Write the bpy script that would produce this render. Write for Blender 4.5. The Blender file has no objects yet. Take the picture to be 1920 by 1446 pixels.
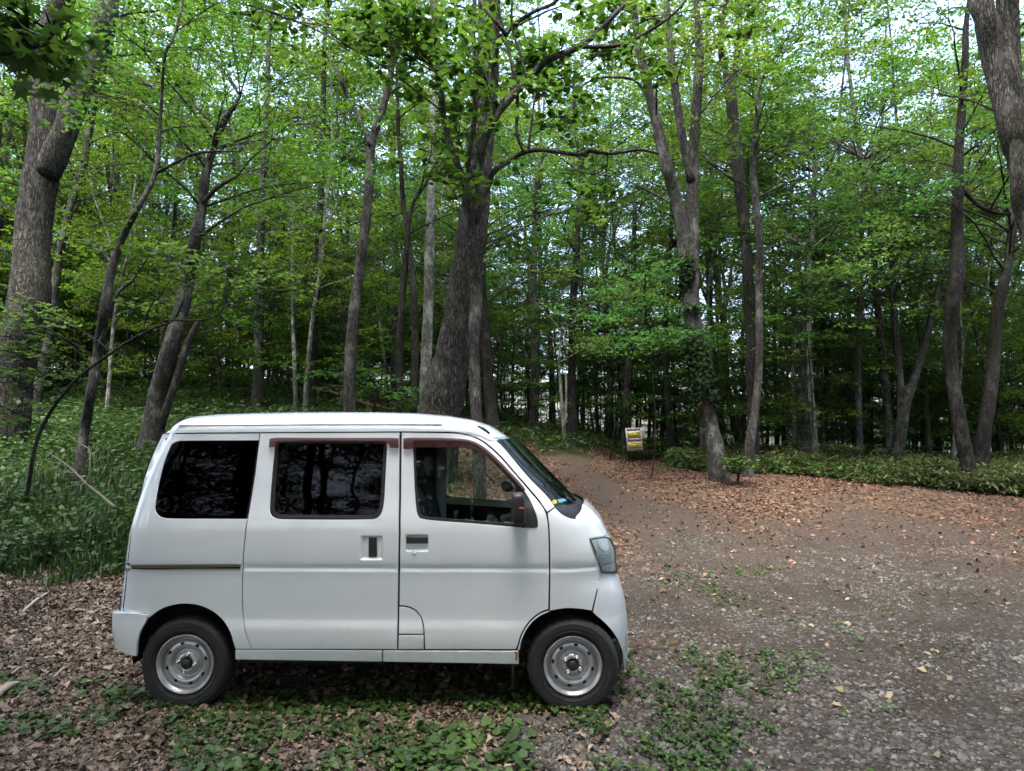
import bpy, math, random
import numpy as np
from mathutils import Vector, Matrix
from mathutils.geometry import delaunay_2d_cdt
RNG = np.random.default_rng(11)
random.seed(5)
col = bpy.context.scene.collection
F_PX, CX, CY, CAMZ, HZ = 1250.0, 960.0, 723.0, 1.68, 820.0
PITCH = math.atan((HZ - CY) / F_PX)
cp, sp = math.cos(PITCH), math.sin(PITCH)

def ray(u, v):
    a = (u - CX) / F_PX; b = -(v - CY) / F_PX
    return np.array([a, cp - b * sp, sp + b * cp])

def at(u, v, d):                       # photo pixel -> world point on the plane y = d
    r = ray(u, v)
    return np.array([0, 0, CAMZ]) + r * (d / r[1])

def to_px(x, y, z):                    # world -> photo pixel (numpy)
    zz = z - CAMZ
    fwd = y * cp + zz * sp
    up = -y * sp + zz * cp
    return CX + F_PX * x / fwd, CY - F_PX * up / fwd

# ---------- numpy value noise
def _hash(ix, iy, s):
    h = (ix.astype(np.int64) * 374761393 + iy.astype(np.int64) * 668265263 + s * 1442695041) & 0xffffffff
    h = ((h ^ (h >> 13)) * 1274126177) & 0xffffffff
    return ((h ^ (h >> 16)) & 0xffff) / 65535.0

def vnoise(x, y, s=0):
    x = np.asarray(x, float); y = np.asarray(y, float)
    ix = np.floor(x); iy = np.floor(y); fx = x - ix; fy = y - iy
    fx = fx * fx * (3 - 2 * fx); fy = fy * fy * (3 - 2 * fy)
    a = _hash(ix, iy, s); b = _hash(ix + 1, iy, s); c = _hash(ix, iy + 1, s); d = _hash(ix + 1, iy + 1, s)
    return (a * (1 - fx) + b * fx) * (1 - fy) + (c * (1 - fx) + d * fx) * fy

def fbm(x, y, s=0, o=4):
    t = 0; a = 0.5
    for k in range(o):
        t = t + a * vnoise(x * 2 ** k + 17.3 * k, y * 2 ** k - 9.1 * k, s + k); a *= 0.5
    return t / (1 - 0.5 ** o)

def sstep(a, b, x):
    t = np.clip((x - a) / (b - a), 0, 1)
    return t * t * (3 - 2 * t)

# ---------- meshes
def mesh_np(name, V, Fs, mat=None, smooth=False, mats=None, midx=None):
    """V (N,3); Fs list of (M,k) int arrays"""
    me = bpy.data.meshes.new(name)
    V = np.asarray(V, np.float32)
    Fs = [np.asarray(f, np.int32) for f in Fs if len(f)]
    nl = sum(f.size for f in Fs); nf = sum(len(f) for f in Fs)
    me.vertices.add(len(V)); me.vertices.foreach_set('co', V.ravel())
    me.loops.add(nl); me.loops.foreach_set('vertex_index', np.concatenate([f.ravel() for f in Fs]))
    me.polygons.add(nf)
    tot = np.concatenate([np.full(len(f), f.shape[1], np.int32) for f in Fs])
    st = np.concatenate([[0], np.cumsum(tot)[:-1]]).astype(np.int32)
    me.polygons.foreach_set('loop_start', st)
    try: me.polygons.foreach_set('loop_total', tot)
    except Exception: pass
    if smooth: me.polygons.foreach_set('use_smooth', np.ones(nf, bool))
    for m in (mats or ([mat] if mat else [])): me.materials.append(m)
    if midx is not None: me.polygons.foreach_set('material_index', np.asarray(midx, np.int32))
    me.update(calc_edges=True); me.validate()
    return me

def link(name, me, parent=None, loc=None):
    o = bpy.data.objects.new(name, me); col.objects.link(o)
    if parent is not None: o.parent = parent
    if loc is not None: o.location = loc
    return o

def tag(o, label=None, cat=None, group=None, kind=None):
    if label: o['label'] = label
    if cat: o['category'] = cat
    if group: o['group'] = group
    if kind: o['kind'] = kind
    return o

def empty(name, loc=(0, 0, 0), rz=0):
    o = bpy.data.objects.new(name, None); col.objects.link(o)
    o.location = loc; o.rotation_euler = (0, 0, rz); o.empty_display_size = 0.2
    return o

class MB:
    """collects geometry into one mesh"""
    def __init__(s): s.V = []; s.F = {}; s.n = 0; s.M = {}
    def add(s, V, Fs, mi=0):
        V = np.asarray(V, float)
        for f in Fs:
            f = np.asarray(f, int)
            if not len(f): continue
            s.F.setdefault(f.shape[1], []).append(f + s.n)
            s.M.setdefault(f.shape[1], []).append(np.full(len(f), mi))
        s.V.append(V); s.n += len(V)
    def box(s, c, h, R=None, mi=0, bev=0):
        c = np.array(c, float); h = np.array(h, float)
        if bev:
            b = bev; pts = []; 
            P = []
            for sx in (-1, 1):
                for sy in (-1, 1):
                    for sz in (-1, 1):
                        k = np.array([sx, sy, sz], float)
                        for ax in range(3):
                            q = k * (h - b); q[ax] = k[ax] * h[ax]
                            P.append(q)
            P = np.array(P)
            import bmesh
            bm = bmesh.new()
            for p in P: bm.verts.new(p)
            bmesh.ops.convex_hull(bm, input=bm.verts)
            bm.verts.ensure_lookup_table(); bm.verts.index_update()
            V = np.array([v.co[:] for v in bm.verts]); Ft = [[v.index for v in f.verts] for f in bm.faces]; bm.free()
            if R is not None: V = V @ np.array(R).T
            s.add(V + c, [np.array([f for f in Ft if len(f) == k]) for k in (3, 4) if any(len(f) == k for f in Ft)], mi)
            return
        V = np.array([[x, y, z] for x in (-1, 1) for y in (-1, 1) for z in (-1, 1)], float) * h
        if R is not None: V = V @ np.array(R).T
        s.add(V + c, [[[0, 1, 3, 2], [4, 6, 7, 5], [0, 4, 5, 1], [2, 3, 7, 6], [0, 2, 6, 4], [1, 5, 7, 3]]], mi)
    def tube(s, P, r, n=8, cap=True, mi=0, squash=None):
        P = np.asarray(P, float); m = len(P)
        r = np.broadcast_to(np.asarray(r, float), (m,))
        T = np.gradient(P, axis=0); T /= np.linalg.norm(T, axis=1)[:, None] + 1e-9
        ref = np.array([0.13, 1, 0.07]) if abs(T[0][1]) < .9 else np.array([1., 0, 0])
        A = np.cross(T, ref); A /= np.linalg.norm(A, axis=1)[:, None] + 1e-9
        B = np.cross(T, A)
        th = np.arange(n) / n * 2 * math.pi
        V = (P[:, None] + (A[:, None] * np.cos(th)[None, :, None] + B[:, None] * np.sin(th)[None, :, None]) * r[:, None, None])
        V = V.reshape(-1, 3)
        i = np.arange(m - 1)[:, None] * n; j = np.arange(n)[None]; jn = (j + 1) % n
        Q = np.stack([i + j, i + jn, i + n + jn, i + n + j], -1).reshape(-1, 4)
        Fs = [Q]
        if cap:
            V = np.vstack([V, P[:1], P[-1:]]); k = m * n
            a = np.arange(n); b = (a + 1) % n
            Fs.append(np.stack([b, a, np.full(n, k)], -1))
            Fs.append(np.stack([a + (m - 1) * n, b + (m - 1) * n, np.full(n, k + 1)], -1))
        s.add(V, Fs, mi)
    def lathe(s, prof, n=48, c=(0, 0, 0), mi=0, close=False):
        """prof list of (r, y) about the local y axis, axis through c"""
        prof = np.asarray(prof, float); m = len(prof)
        th = np.arange(n) / n * 2 * math.pi
        V = np.stack([prof[:, 0:1] * np.cos(th), np.repeat(prof[:, 1:2], n, 1), prof[:, 0:1] * np.sin(th)], -1).reshape(-1, 3) + np.array(c)
        i = np.arange(m - 1)[:, None] * n; j = np.arange(n)[None]; jn = (j + 1) % n
        Q = np.stack([i + j, i + n + j, i + n + jn, i + jn], -1).reshape(-1, 4)
        s.add(V, [Q], mi)
    def mesh(s, name, mat=None, smooth=True, mats=None):
        ks = sorted(s.F)
        Fs = [np.vstack(s.F[k]) for k in ks]
        mi = np.concatenate([np.concatenate(s.M[k]) for k in ks])
        return mesh_np(name, np.vstack(s.V), Fs, mat, smooth, mats, mi)
    def build(s, name, mat=None, parent=None, smooth=True, mats=None, loc=None):
        return link(name, s.mesh(name, mat, smooth, mats), parent, loc)

# ---------- materials
def newmat(name):
    m = bpy.data.materials.new(name); m.use_nodes = True
    nt = m.node_tree; b = nt.nodes.get('Principled BSDF')
    return m, nt, b, nt.nodes.get('Material Output')
def N(nt, t, **kw):
    n = nt.nodes.new(t)
    for k, v in kw.items():
        if k in n.inputs: n.inputs[k].default_value = v
        else: setattr(n, k, v)
    return n
def simple(name, c, rough=.5, metal=0, coat=0, spec=.5, ior=1.45):
    m, nt, b, o = newmat(name)
    b.inputs['Base Color'].default_value = (*c, 1); b.inputs['Roughness'].default_value = rough
    b.inputs['Metallic'].default_value = metal; b.inputs['Coat Weight'].default_value = coat
    b.inputs['Specular IOR Level'].default_value = spec; b.inputs['IOR'].default_value = ior
    if coat: b.inputs['Coat Roughness'].default_value = .06
    return m
def ramp(nt, stops, fac=None, interp='LINEAR'):
    r = nt.nodes.new('ShaderNodeValToRGB'); r.color_ramp.interpolation = interp
    e = r.color_ramp.elements
    while len(e) < len(stops): e.new(.5)
    for k, (p, c) in enumerate(stops):
        e[k].position = p; e[k].color = (*c, 1) if len(c) == 3 else c
    if fac is not None: nt.links.new(fac, r.inputs['Fac'])
    return r
def coords(nt, scale=(1, 1, 1), out='Object'):
    t = nt.nodes.new('ShaderNodeTexCoord'); mp = nt.nodes.new('ShaderNodeMapping')
    mp.inputs['Scale'].default_value = scale
    nt.links.new(t.outputs[out], mp.inputs['Vector'])
    return mp.outputs['Vector']
def mixc(nt, fac, a, b, mode='MIX'):
    m = nt.nodes.new('ShaderNodeMix'); m.data_type = 'RGBA'; m.blend_type = mode
    for s, v in ((0, fac), (6, a), (7, b)):
        if hasattr(v, 'is_linked') or hasattr(v, 'node'): nt.links.new(v, m.inputs[s])
        elif s == 0: m.inputs[0].default_value = v
        else: m.inputs[s].default_value = (*v, 1)
    return m.outputs[2]

def leaf_mat(name, c1, c2, c3, trans=.45, rough=.45, tcol=1.6):
    m, nt, b, o = newmat(name)
    g = nt.nodes.new('ShaderNodeNewGeometry')
    r = ramp(nt, [(0, c1), (.5, c2), (1, c3)], g.outputs['Random Per Island'])
    oi = nt.nodes.new('ShaderNodeObjectInfo')
    n = N(nt, 'ShaderNodeTexNoise', Scale=.45, Detail=2.0)
    nt.links.new(g.outputs['Position'], n.inputs['Vector'])
    hs = nt.nodes.new('ShaderNodeHueSaturation')
    ad = nt.nodes.new('ShaderNodeMath'); ad.operation = 'MULTIPLY_ADD'
    nt.links.new(oi.outputs['Random'], ad.inputs[0]); ad.inputs[1].default_value = .05; ad.inputs[2].default_value = .475
    nt.links.new(ad.outputs[0], hs.inputs['Hue'])
    mv = nt.nodes.new('ShaderNodeMapRange'); mv.inputs[1].default_value = .3; mv.inputs[2].default_value = .7
    mv.inputs[3].default_value = .72; mv.inputs[4].default_value = 1.3
    nt.links.new(n.outputs['Fac'], mv.inputs[0]); nt.links.new(mv.outputs[0], hs.inputs['Value'])
    nt.links.new(r.outputs[0], hs.inputs['Color'])
    nt.links.new(hs.outputs[0], b.inputs['Base Color']); b.inputs['Roughness'].default_value = rough
    b.inputs['Specular IOR Level'].default_value = .35
    tr = nt.nodes.new('ShaderNodeBsdfTranslucent')
    h2 = nt.nodes.new('ShaderNodeHueSaturation'); h2.inputs['Hue'].default_value = .482; h2.inputs['Saturation'].default_value = 1.08
    h2.inputs['Value'].default_value = tcol
    nt.links.new(hs.outputs[0], h2.inputs['Color']); nt.links.new(h2.outputs[0], tr.inputs['Color'])
    ms = nt.nodes.new('ShaderNodeMixShader'); ms.inputs[0].default_value = trans
    nt.links.new(b.outputs[0], ms.inputs[1]); nt.links.new(tr.outputs[0], ms.inputs[2])
    nt.links.new(ms.outputs[0], o.inputs['Surface'])
    return m

def bark_mat(name, dark, light, lichen=(.28, .3, .26), lich=.5, fiss=14, bump=.6, bands=False, dist=.03):
    m, nt, b, o = newmat(name)
    v = coords(nt, (1, 1, .16))
    w = N(nt, 'ShaderNodeTexNoise', Scale=fiss * .8, Detail=6.0, Roughness=.65, Distortion=.6); nt.links.new(v, w.inputs['Vector'])
    vo = N(nt, 'ShaderNodeTexVoronoi', Scale=fiss * 1.6); vo.feature = 'DISTANCE_TO_EDGE'
    add = nt.nodes.new('ShaderNodeVectorMath'); add.operation = 'MULTIPLY_ADD'
    nt.links.new(w.outputs['Color'], add.inputs[0]); add.inputs[1].default_value = (.12, .12, .12); nt.links.new(v, add.inputs[2])
    nt.links.new(add.outputs[0], vo.inputs['Vector'])
    vr = ramp(nt, [(0, (0, 0, 0)), (.28, (1, 1, 1))], vo.outputs['Distance'])
    mul = nt.nodes.new('ShaderNodeMath'); mul.operation = 'MULTIPLY'
    nt.links.new(vr.outputs[0], mul.inputs[0]); nt.links.new(w.outputs['Fac'], mul.inputs[1])
    c = ramp(nt, [(.05, dark), (.6, light)], mul.outputs[0])
    v2 = coords(nt, (1, 1, .55))
    ln = N(nt, 'ShaderNodeTexNoise', Scale=5.0, Detail=7.0, Roughness=.7); nt.links.new(v2, ln.inputs['Vector'])
    lr = ramp(nt, [(.56 - .12 * lich, (0, 0, 0)), (.66 - .1 * lich, (1, 1, 1))], ln.outputs['Fac'])
    f = nt.nodes.new('ShaderNodeMath'); f.operation = 'MULTIPLY'; f.inputs[1].default_value = min(.85, lich)
    nt.links.new(lr.outputs[0], f.inputs[0])
    cc = mixc(nt, f.outputs[0], c.outputs[0], lichen)
    gm = N(nt, 'ShaderNodeTexNoise', Scale=1.3, Detail=3.0); nt.links.new(coords(nt, (1, 1, .5)), gm.inputs['Vector'])
    gr = ramp(nt, [(.5, (0, 0, 0)), (.72, (1, 1, 1))], gm.outputs['Fac'])
    f2 = nt.nodes.new('ShaderNodeMath'); f2.operation = 'MULTIPLY'; f2.inputs[1].default_value = .35; nt.links.new(gr.outputs[0], f2.inputs[0])
    cc = mixc(nt, f2.outputs[0], cc, (.05, .065, .03))
    nt.links.new(cc, b.inputs['Base Color'])
    b.inputs['Roughness'].default_value = .92; b.inputs['Specular IOR Level'].default_value = .15
    bp = nt.nodes.new('ShaderNodeBump'); bp.inputs['Strength'].default_value = bump; bp.inputs['Distance'].default_value = dist
    nt.links.new(mul.outputs[0], bp.inputs['Height']); nt.links.new(bp.outputs[0], b.inputs['Normal'])
    return m
# ================= TERRAIN =================
_COLS = np.array([-1200, 0, 300, 600, 900, 1050, 1200, 1400, 1600, 1920, 3000.])
_ROWS = np.array([2, 5.2, 6, 8, 10, 14, 20, 30, 45, 80, 500.])
_TAB = np.array([
 [0]*11, [0]*11,
 [.03, .04, .05, .05, .05, .03, .02, 0, 0, 0, 0],
 [.30, .33, .34, .34, .30, .2, .14, .1, .08, .04, 0],
 [.72, .75, .75, .72, .65, .45, .30, .25, .2, .1, .05],
 [1.5, 1.5, 1.55, 1.5, 1.25, .95, .74, .76, .62, .38, .2],
 [2.5, 2.6, 2.7, 2.6, 2.0, 1.45, .88, .86, .72, .5, .3],
 [4.0, 4.2, 4.5, 4.3, 3.0, 2.2, 1.2, .9, .6, .4, .3],
 [4.6, 4.8, 4.8, 4.8, 3.8, 2.4, 1.0, .5, .2, 0, 0],
 [3, 3, 3, 3, 2.2, 1.2, 0, -.6, -1, -1.2, -1.2],
 [0, 0, 0, 0, 0, 0, -1, -1.5, -2, -2, -2]])
def hills(x, y):
    x = np.asarray(x, float); y = np.asarray(y, float)
    a = CX + F_PX * x / np.maximum(y, 3.0)
    a = np.clip(a, _COLS[0], _COLS[-1]); yy = np.clip(y, 2, 500)
    ci = np.clip(np.searchsorted(_COLS, a) - 1, 0, len(_COLS) - 2)
    ri = np.clip(np.searchsorted(_ROWS, yy) - 1, 0, len(_ROWS) - 2)
    u = (a - _COLS[ci]) / (_COLS[ci + 1] - _COLS[ci]); w = (yy - _ROWS[ri]) / (_ROWS[ri + 1] - _ROWS[ri])
    u = u * u * (3 - 2 * u)
    return (_TAB[ri, ci] * (1 - u) + _TAB[ri, ci + 1] * u) * (1 - w) + (_TAB[ri + 1, ci] * (1 - u) + _TAB[ri + 1, ci + 1] * u) * w
def ground_z(x, y):
    z = (hills(x, y) * 2 + hills(x, y + .5) + hills(x, y - .5)) / 4
    far = sstep(6, 14, y); 
    z = z + (fbm(x * .5, y * .5, 3) - .5) * .30 * far + (fbm(x * 2.1, y * 2.1, 8) - .5) * .05
    z = z - .022 * sstep(.6, 0, np.abs(y - 4.45)) * 0
    return z

def zones(x, y):
    """weights: gravel, litter, green for a world position (ground kinds, not light)"""
    u, v = to_px(x, y, ground_z(x, y))
    n1 = fbm(x * .9, y * .9, 21); n2 = fbm(x * 2.6, y * 2.6, 31, 3)
    px = CX + F_PX * x / np.maximum(y, 2.5)
    # open gravel yard (right / front right)
    g = sstep(820, 1000, px + (n1 - .5) * 260) * sstep(13.5, 5.5, y + (n1 - .5) * 5)
    g = np.maximum(g, sstep(3.2, 2.6, y) * sstep(500, 900, px))
    # brown trail / leaf strip
    lit = sstep(520, 420, px + (n1 - .5) * 300) * sstep(7.6, 6.9, y + (n2 - .5) * 1.2)
    lit = np.maximum(lit, .75 * sstep(1000, 850, px) * sstep(7.5, 6.5, y) * sstep(.30, .60, n2))
    lit = np.maximum(lit, sstep(8.5, 15, y + (n1 - .5) * 5) * sstep(930, 1000, px) * sstep(19.5, 16.5, y - (px < 1300) * (1300 - px) * .05))
    lit = np.maximum(lit, sstep(880, 960, px) * sstep(1330, 1100, px) * sstep(7.5, 9, y))
    lit = np.maximum(lit, .8 * sstep(640, 760, px) * sstep(1000, 900, px) * sstep(6.5, 8, y))
    lit = np.maximum(lit, .35 * sstep(.55, .75, fbm(x * .6 + 5, y * .9, 77)) * sstep(22, 8, y))
    uc = np.interp(y, [6, 7.5, 9, 12, 16, 22, 30], [1700, 1480, 1300, 1150, 1075, 1020, 995])
    lit = lit * (1 - .93 * np.exp(-((px - uc) / np.interp(y, [6, 9, 16, 30], [230, 150, 75, 34])) ** 2) * sstep(.2, .5, n1 + .1))
    green = sstep(900, 760, px) * sstep(6.9, 7.6, y + (n2 - .5) * 1.2) * (1 - .7 * sstep(640, 760, px) * sstep(20, 9, y))
    green = np.maximum(green, sstep(16.5, 18.5, y + (px > 1350) * 2.2))
    return g, lit, green

def make_ground():
    def axis(lo, hi, dense_lo, dense_hi, step, grow=1.13):
        a = list(np.arange(dense_lo, dense_hi, step)); s = step
        b = a[-1]
        while b < hi: s *= grow; b += s; a.append(b)
        s = step; b = a[0]; pre = []
        while b > lo: s *= grow; b -= s; pre.append(b)
        return np.array(pre[::-1] + a)
    xs = axis(-420, 420, -9, 13, .085, 1.09); ys = axis(-60, 520, 2.4, 13, .085, 1.06)
    X, Y = np.meshgrid(xs, ys); x = X.ravel(); y = Y.ravel()
    z = ground_z(x, y)
    g, lit, gr = zones(x, y)
    near = sstep(14, 7, y)
    z = z + (fbm(x * 7, y * 7, 51, 3) - .5) * .035 * near
    nx = len(xs); i = np.arange(len(ys) - 1)[:, None] * nx + np.arange(nx - 1)[None]
    Q = np.stack([i, i + 1, i + nx + 1, i + nx], -1).reshape(-1, 4)
    m, nt, b, o = newmat('forest_ground')
    at_ = nt.nodes.new('ShaderNodeAttribute'); at_.attribute_name = 'zone'
    sep = nt.nodes.new('ShaderNodeSeparateColor'); nt.links.new(at_.outputs['Color'], sep.inputs[0])
    P = coords(nt)
    big = N(nt, 'ShaderNodeTexNoise', Scale=1.2, Detail=6.0, Roughness=.6); nt.links.new(P, big.inputs['Vector'])
    fine = N(nt, 'ShaderNodeTexNoise', Scale=26.0, Detail=6.0, Roughness=.7); nt.links.new(P, fine.inputs['Vector'])
    soil = ramp(nt, [(.25, (.026, .019, .014)), (.5, (.064, .048, .037)), (.75, (.115, .09, .072))], fine.outputs['Fac'])
    # gravel: two sizes of stones
    v1 = N(nt, 'ShaderNodeTexVoronoi', Scale=42.0, Randomness=1.0); nt.links.new(P, v1.inputs['Vector'])
    v2 = N(nt, 'ShaderNodeTexVoronoi', Scale=95.0); nt.links.new(P, v2.inputs['Vector'])
    s1 = nt.nodes.new('ShaderNodeSeparateColor'); nt.links.new(v1.outputs['Color'], s1.inputs[0])
    stone = ramp(nt, [(0, (.018, .018, .017)), (.35, (.060, .056, .050)), (.6, (.098, .084, .068)), (.85, (.125, .122, .112)), (1, (.22, .20, .175))], s1.outputs[0])
    s2 = nt.nodes.new('ShaderNodeSeparateColor'); nt.links.new(v2.outputs['Color'], s2.inputs[0])
    stone2 = ramp(nt, [(0, (.018, .016, .014)), (.5, (.060, .052, .043)), (1, (.15, .133, .11))], s2.outputs[1])
    stm = ramp(nt, [(.44, (0, 0, 0)), (.58, (1, 1, 1))], big.outputs['Fac'])
    grav = mixc(nt, stm.outputs[0], stone2.outputs[0], stone.outputs[0])
    edge = ramp(nt, [(.0, (1, 1, 1)), (.55, (.55, .5, .45))], v1.outputs['Distance'])
    grav = mixc(nt, .8, grav, edge.outputs[0], 'MULTIPLY')
    dirt = ramp(nt, [(.35, (.042, .033, .025)), (.65, (.080, .065, .050))], big.outputs['Fac'])
    dm = ramp(nt, [(.40, (0, 0, 0)), (.62, (.75, .75, .75))], fine.outputs['Fac'])
    grav = mixc(nt, dm.outputs[0], grav, dirt.outputs[0])
    # leaf litter
    lv = N(nt, 'ShaderNodeTexVoronoi', Scale=17.0); 
    wv = nt.nodes.new('ShaderNodeVectorMath'); wv.operation = 'MULTIPLY_ADD'
    nt.links.new(fine.outputs['Color'], wv.inputs[0]); wv.inputs[1].default_value = (.07, .07, .07); nt.links.new(P, wv.inputs[2])
    nt.links.new(wv.outputs[0], lv.inputs['Vector'])
    sl = nt.nodes.new('ShaderNodeSeparateColor'); nt.links.new(lv.outputs['Color'], sl.inputs[0])
    litc = ramp(nt, [(0, (.035, .024, .016)), (.4, (.095, .062, .042)), (.7, (.15, .102, .07)), (1, (.24, .17, .115))], sl.outputs[0])
    e2 = ramp(nt, [(0, (1, 1, 1)), (.75, (.45, .42, .4))], lv.outputs['Distance'])
    litc = mixc(nt, .85, litc.outputs[0], e2.outputs[0], 'MULTIPLY')
    grn = ramp(nt, [(.3, (.010, .018, .006)), (.6, (.022, .042, .012)), (.8, (.05, .05, .022))], fine.outputs['Fac'])
    c = mixc(nt, sep.outputs[0], soil.outputs[0], grav)
    # green and litter with ragged edges
    def rag(ch):
        a = nt.nodes.new('ShaderNodeMath'); a.operation = 'ADD'; nt.links.new(ch, a.inputs[0]); nt.links.new(fine.outputs['Fac'], a.inputs[1])
        return ramp(nt, [(.72, (0, 0, 0)), (.95, (1, 1, 1))], a.outputs[0]).outputs[0]
    c = mixc(nt, rag(sep.outputs[2]), c, grn.outputs[0])
    c = mixc(nt, rag(sep.outputs[1]), c, litc)
    nt.links.new(c, b.inputs['Base Color']); b.inputs['Roughness'].default_value = .9; b.inputs['Specular IOR Level'].default_value = .2
    hh = nt.nodes.new('ShaderNodeMath'); hh.operation = 'SUBTRACT'; nt.links.new(fine.outputs['Fac'], hh.inputs[0]); nt.links.new(v1.outputs['Distance'], hh.inputs[1])
    bp = nt.nodes.new('ShaderNodeBump'); bp.inputs['Strength'].default_value = .9; bp.inputs['Distance'].default_value = .03
    nt.links.new(hh.outputs[0], bp.inputs['Height']); nt.links.new(bp.outputs[0], b.inputs['Normal'])
    me = mesh_np('ground', np.stack([x, y, z], -1), [Q], m, True)
    ca = me.color_attributes.new('zone', 'FLOAT_COLOR', 'POINT')
    ca.data.foreach_set('color', np.stack([g, lit, gr, np.ones_like(g)], -1).astype(np.float32).ravel())
    tag(link('ground', me), kind='structure')
make_ground()

# ---------- generic scatter of small leaf shapes (numpy) ----------
def rot_frames(n, tilt, rng, yaw=None):
    yaw = rng.uniform(0, 2 * math.pi, n) if yaw is None else yaw
    d = np.stack([np.cos(yaw), np.sin(yaw), np.zeros(n)], -1)
    nx = rng.normal(0, tilt, n); ny = rng.normal(0, tilt, n)
    nrm = np.stack([nx, ny, np.ones(n)], -1); nrm /= np.linalg.norm(nrm, axis=1)[:, None]
    s = np.cross(nrm, d); s /= np.linalg.norm(s, axis=1)[:, None]
    d = np.cross(s, nrm)
    return d, s, nrm

def leaves_poly(C, size, shape, tilt, rng, bend=.1, yaw=None, frames=None):
    """shape: (k,2) outline points (along, across) in units of size; fan from a centre vertex"""
    n = len(C); k = len(shape)
    d, s, nr = frames if frames is not None else rot_frames(n, tilt, rng, yaw)
    size = np.broadcast_to(np.asarray(size, float), (n,))[:, None, None]
    sh = np.asarray(shape, float)
    rad = np.abs(sh[:, 1]) * 2
    bnd = rng.normal(bend, abs(bend) * .6 + .02, n)[:, None]
    tip = (sh[:, 0][None] ** 2) * -bnd * .9 + rad[None] * bnd
    V = C[:, None] + (d[:, None] * sh[None, :, 0:1] + s[:, None] * sh[None, :, 1:2] + nr[:, None] * tip[:, :, None]) * size
    return V, k

def leaf_mesh_data(C, size, shape, tilt, rng, bend=.1, yaw=None, frames=None):
    V, k = leaves_poly(C, size, shape, tilt, rng, bend, yaw, frames)
    n = len(C)
    F = (np.arange(n)[:, None] * k + np.arange(k)[None])
    return V.reshape(-1, 3), F

DIAMOND = [(-.5, 0), (-.02, -.27), (.5, 0), (-.02, .27)]
OVAL = [(-.5, 0), (-.25, -.28), (.15, -.3), (.5, 0), (.15, .3), (-.25, .28)]
HEART = [(-.38, 0), (-.5, -.22), (-.25, -.48), (.15, -.38), (.5, 0), (.15, .38), (-.25, .48), (-.5, .22)]
LOBED = [(-.45, 0), (-.2, -.16), (-.3, -.45), (0, -.25), (.25, -.5), (.22, -.15), (.55, 0), (.22, .15), (.25, .5), (0, .25), (-.3, .45), (-.2, .16)]
CRUMB = [(-.5, .05), (-.2, -.3), (.1, -.18), (.45, -.3), (.35, .05), (.5, .2), (0, .35), (-.2, .2)]
TORN = [(-.5, 0), (-.3, -.34), (-.05, -.2), (.1, -.42), (.3, -.14), (.55, -.05), (.3, .12), (.2, .4), (-.05, .22), (-.25, .3)]
BLADE = [(-.5, -.035), (0, -.045), (.5, 0), (0, .045)]

def scatter_px(n, u0, u1, y0, y1, rng, power=1.0):
    """random ground points: uniform in bearing, biased in distance"""
    t = rng.uniform(0, 1, n) ** power
    y = y0 + (y1 - y0) * t
    u = rng.uniform(u0, u1, n)
    x = (u - CX) / F_PX * y
    return x, y
def on_ground(x, y, dz=0):
    g = ground_z(x, y) + (fbm(x * 7, y * 7, 51, 3) - .5) * .035 * sstep(14, 7, y)
    return np.stack([x, y, g + dz], -1)

M_LIT = leaf_mat('dry_leaf', (.040, .034, .020), (.135, .104, .070), (.34, .26, .19), .12, .8, 1.0)
M_LIT2 = leaf_mat('orange_dry_leaf', (.042, .027, .016), (.118, .072, .043), (.24, .155, .095), .12, .8, 1.0)
M_YEL = leaf_mat('yellow_leaf', (.14, .15, .06), (.26, .23, .12), (.34, .29, .19), .2, .7, 1.0)
M_WEED = leaf_mat('weed_leaf', (.022, .052, .012), (.042, .098, .020), (.075, .155, .03), .3, .5, 1.4)
M_GRASS = leaf_mat('grass_blade', (.012, .030, .006), (.022, .052, .010), (.045, .088, .018), .3, .5, 1.4)
M_HERB = leaf_mat('herb_leaf', (.014, .036, .009), (.028, .066, .014), (.058, .115, .024), .3, .5, 1.4)
M_SASA = leaf_mat('bamboo_grass_leaf', (.022, .046, .014), (.040, .078, .022), (.13, .14, .06), .3, .5, 1.3)

def under_van(x, y):
    return (x > -2.5) & (x < .75) & (y > 4.35) & (y < 5.6)

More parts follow.
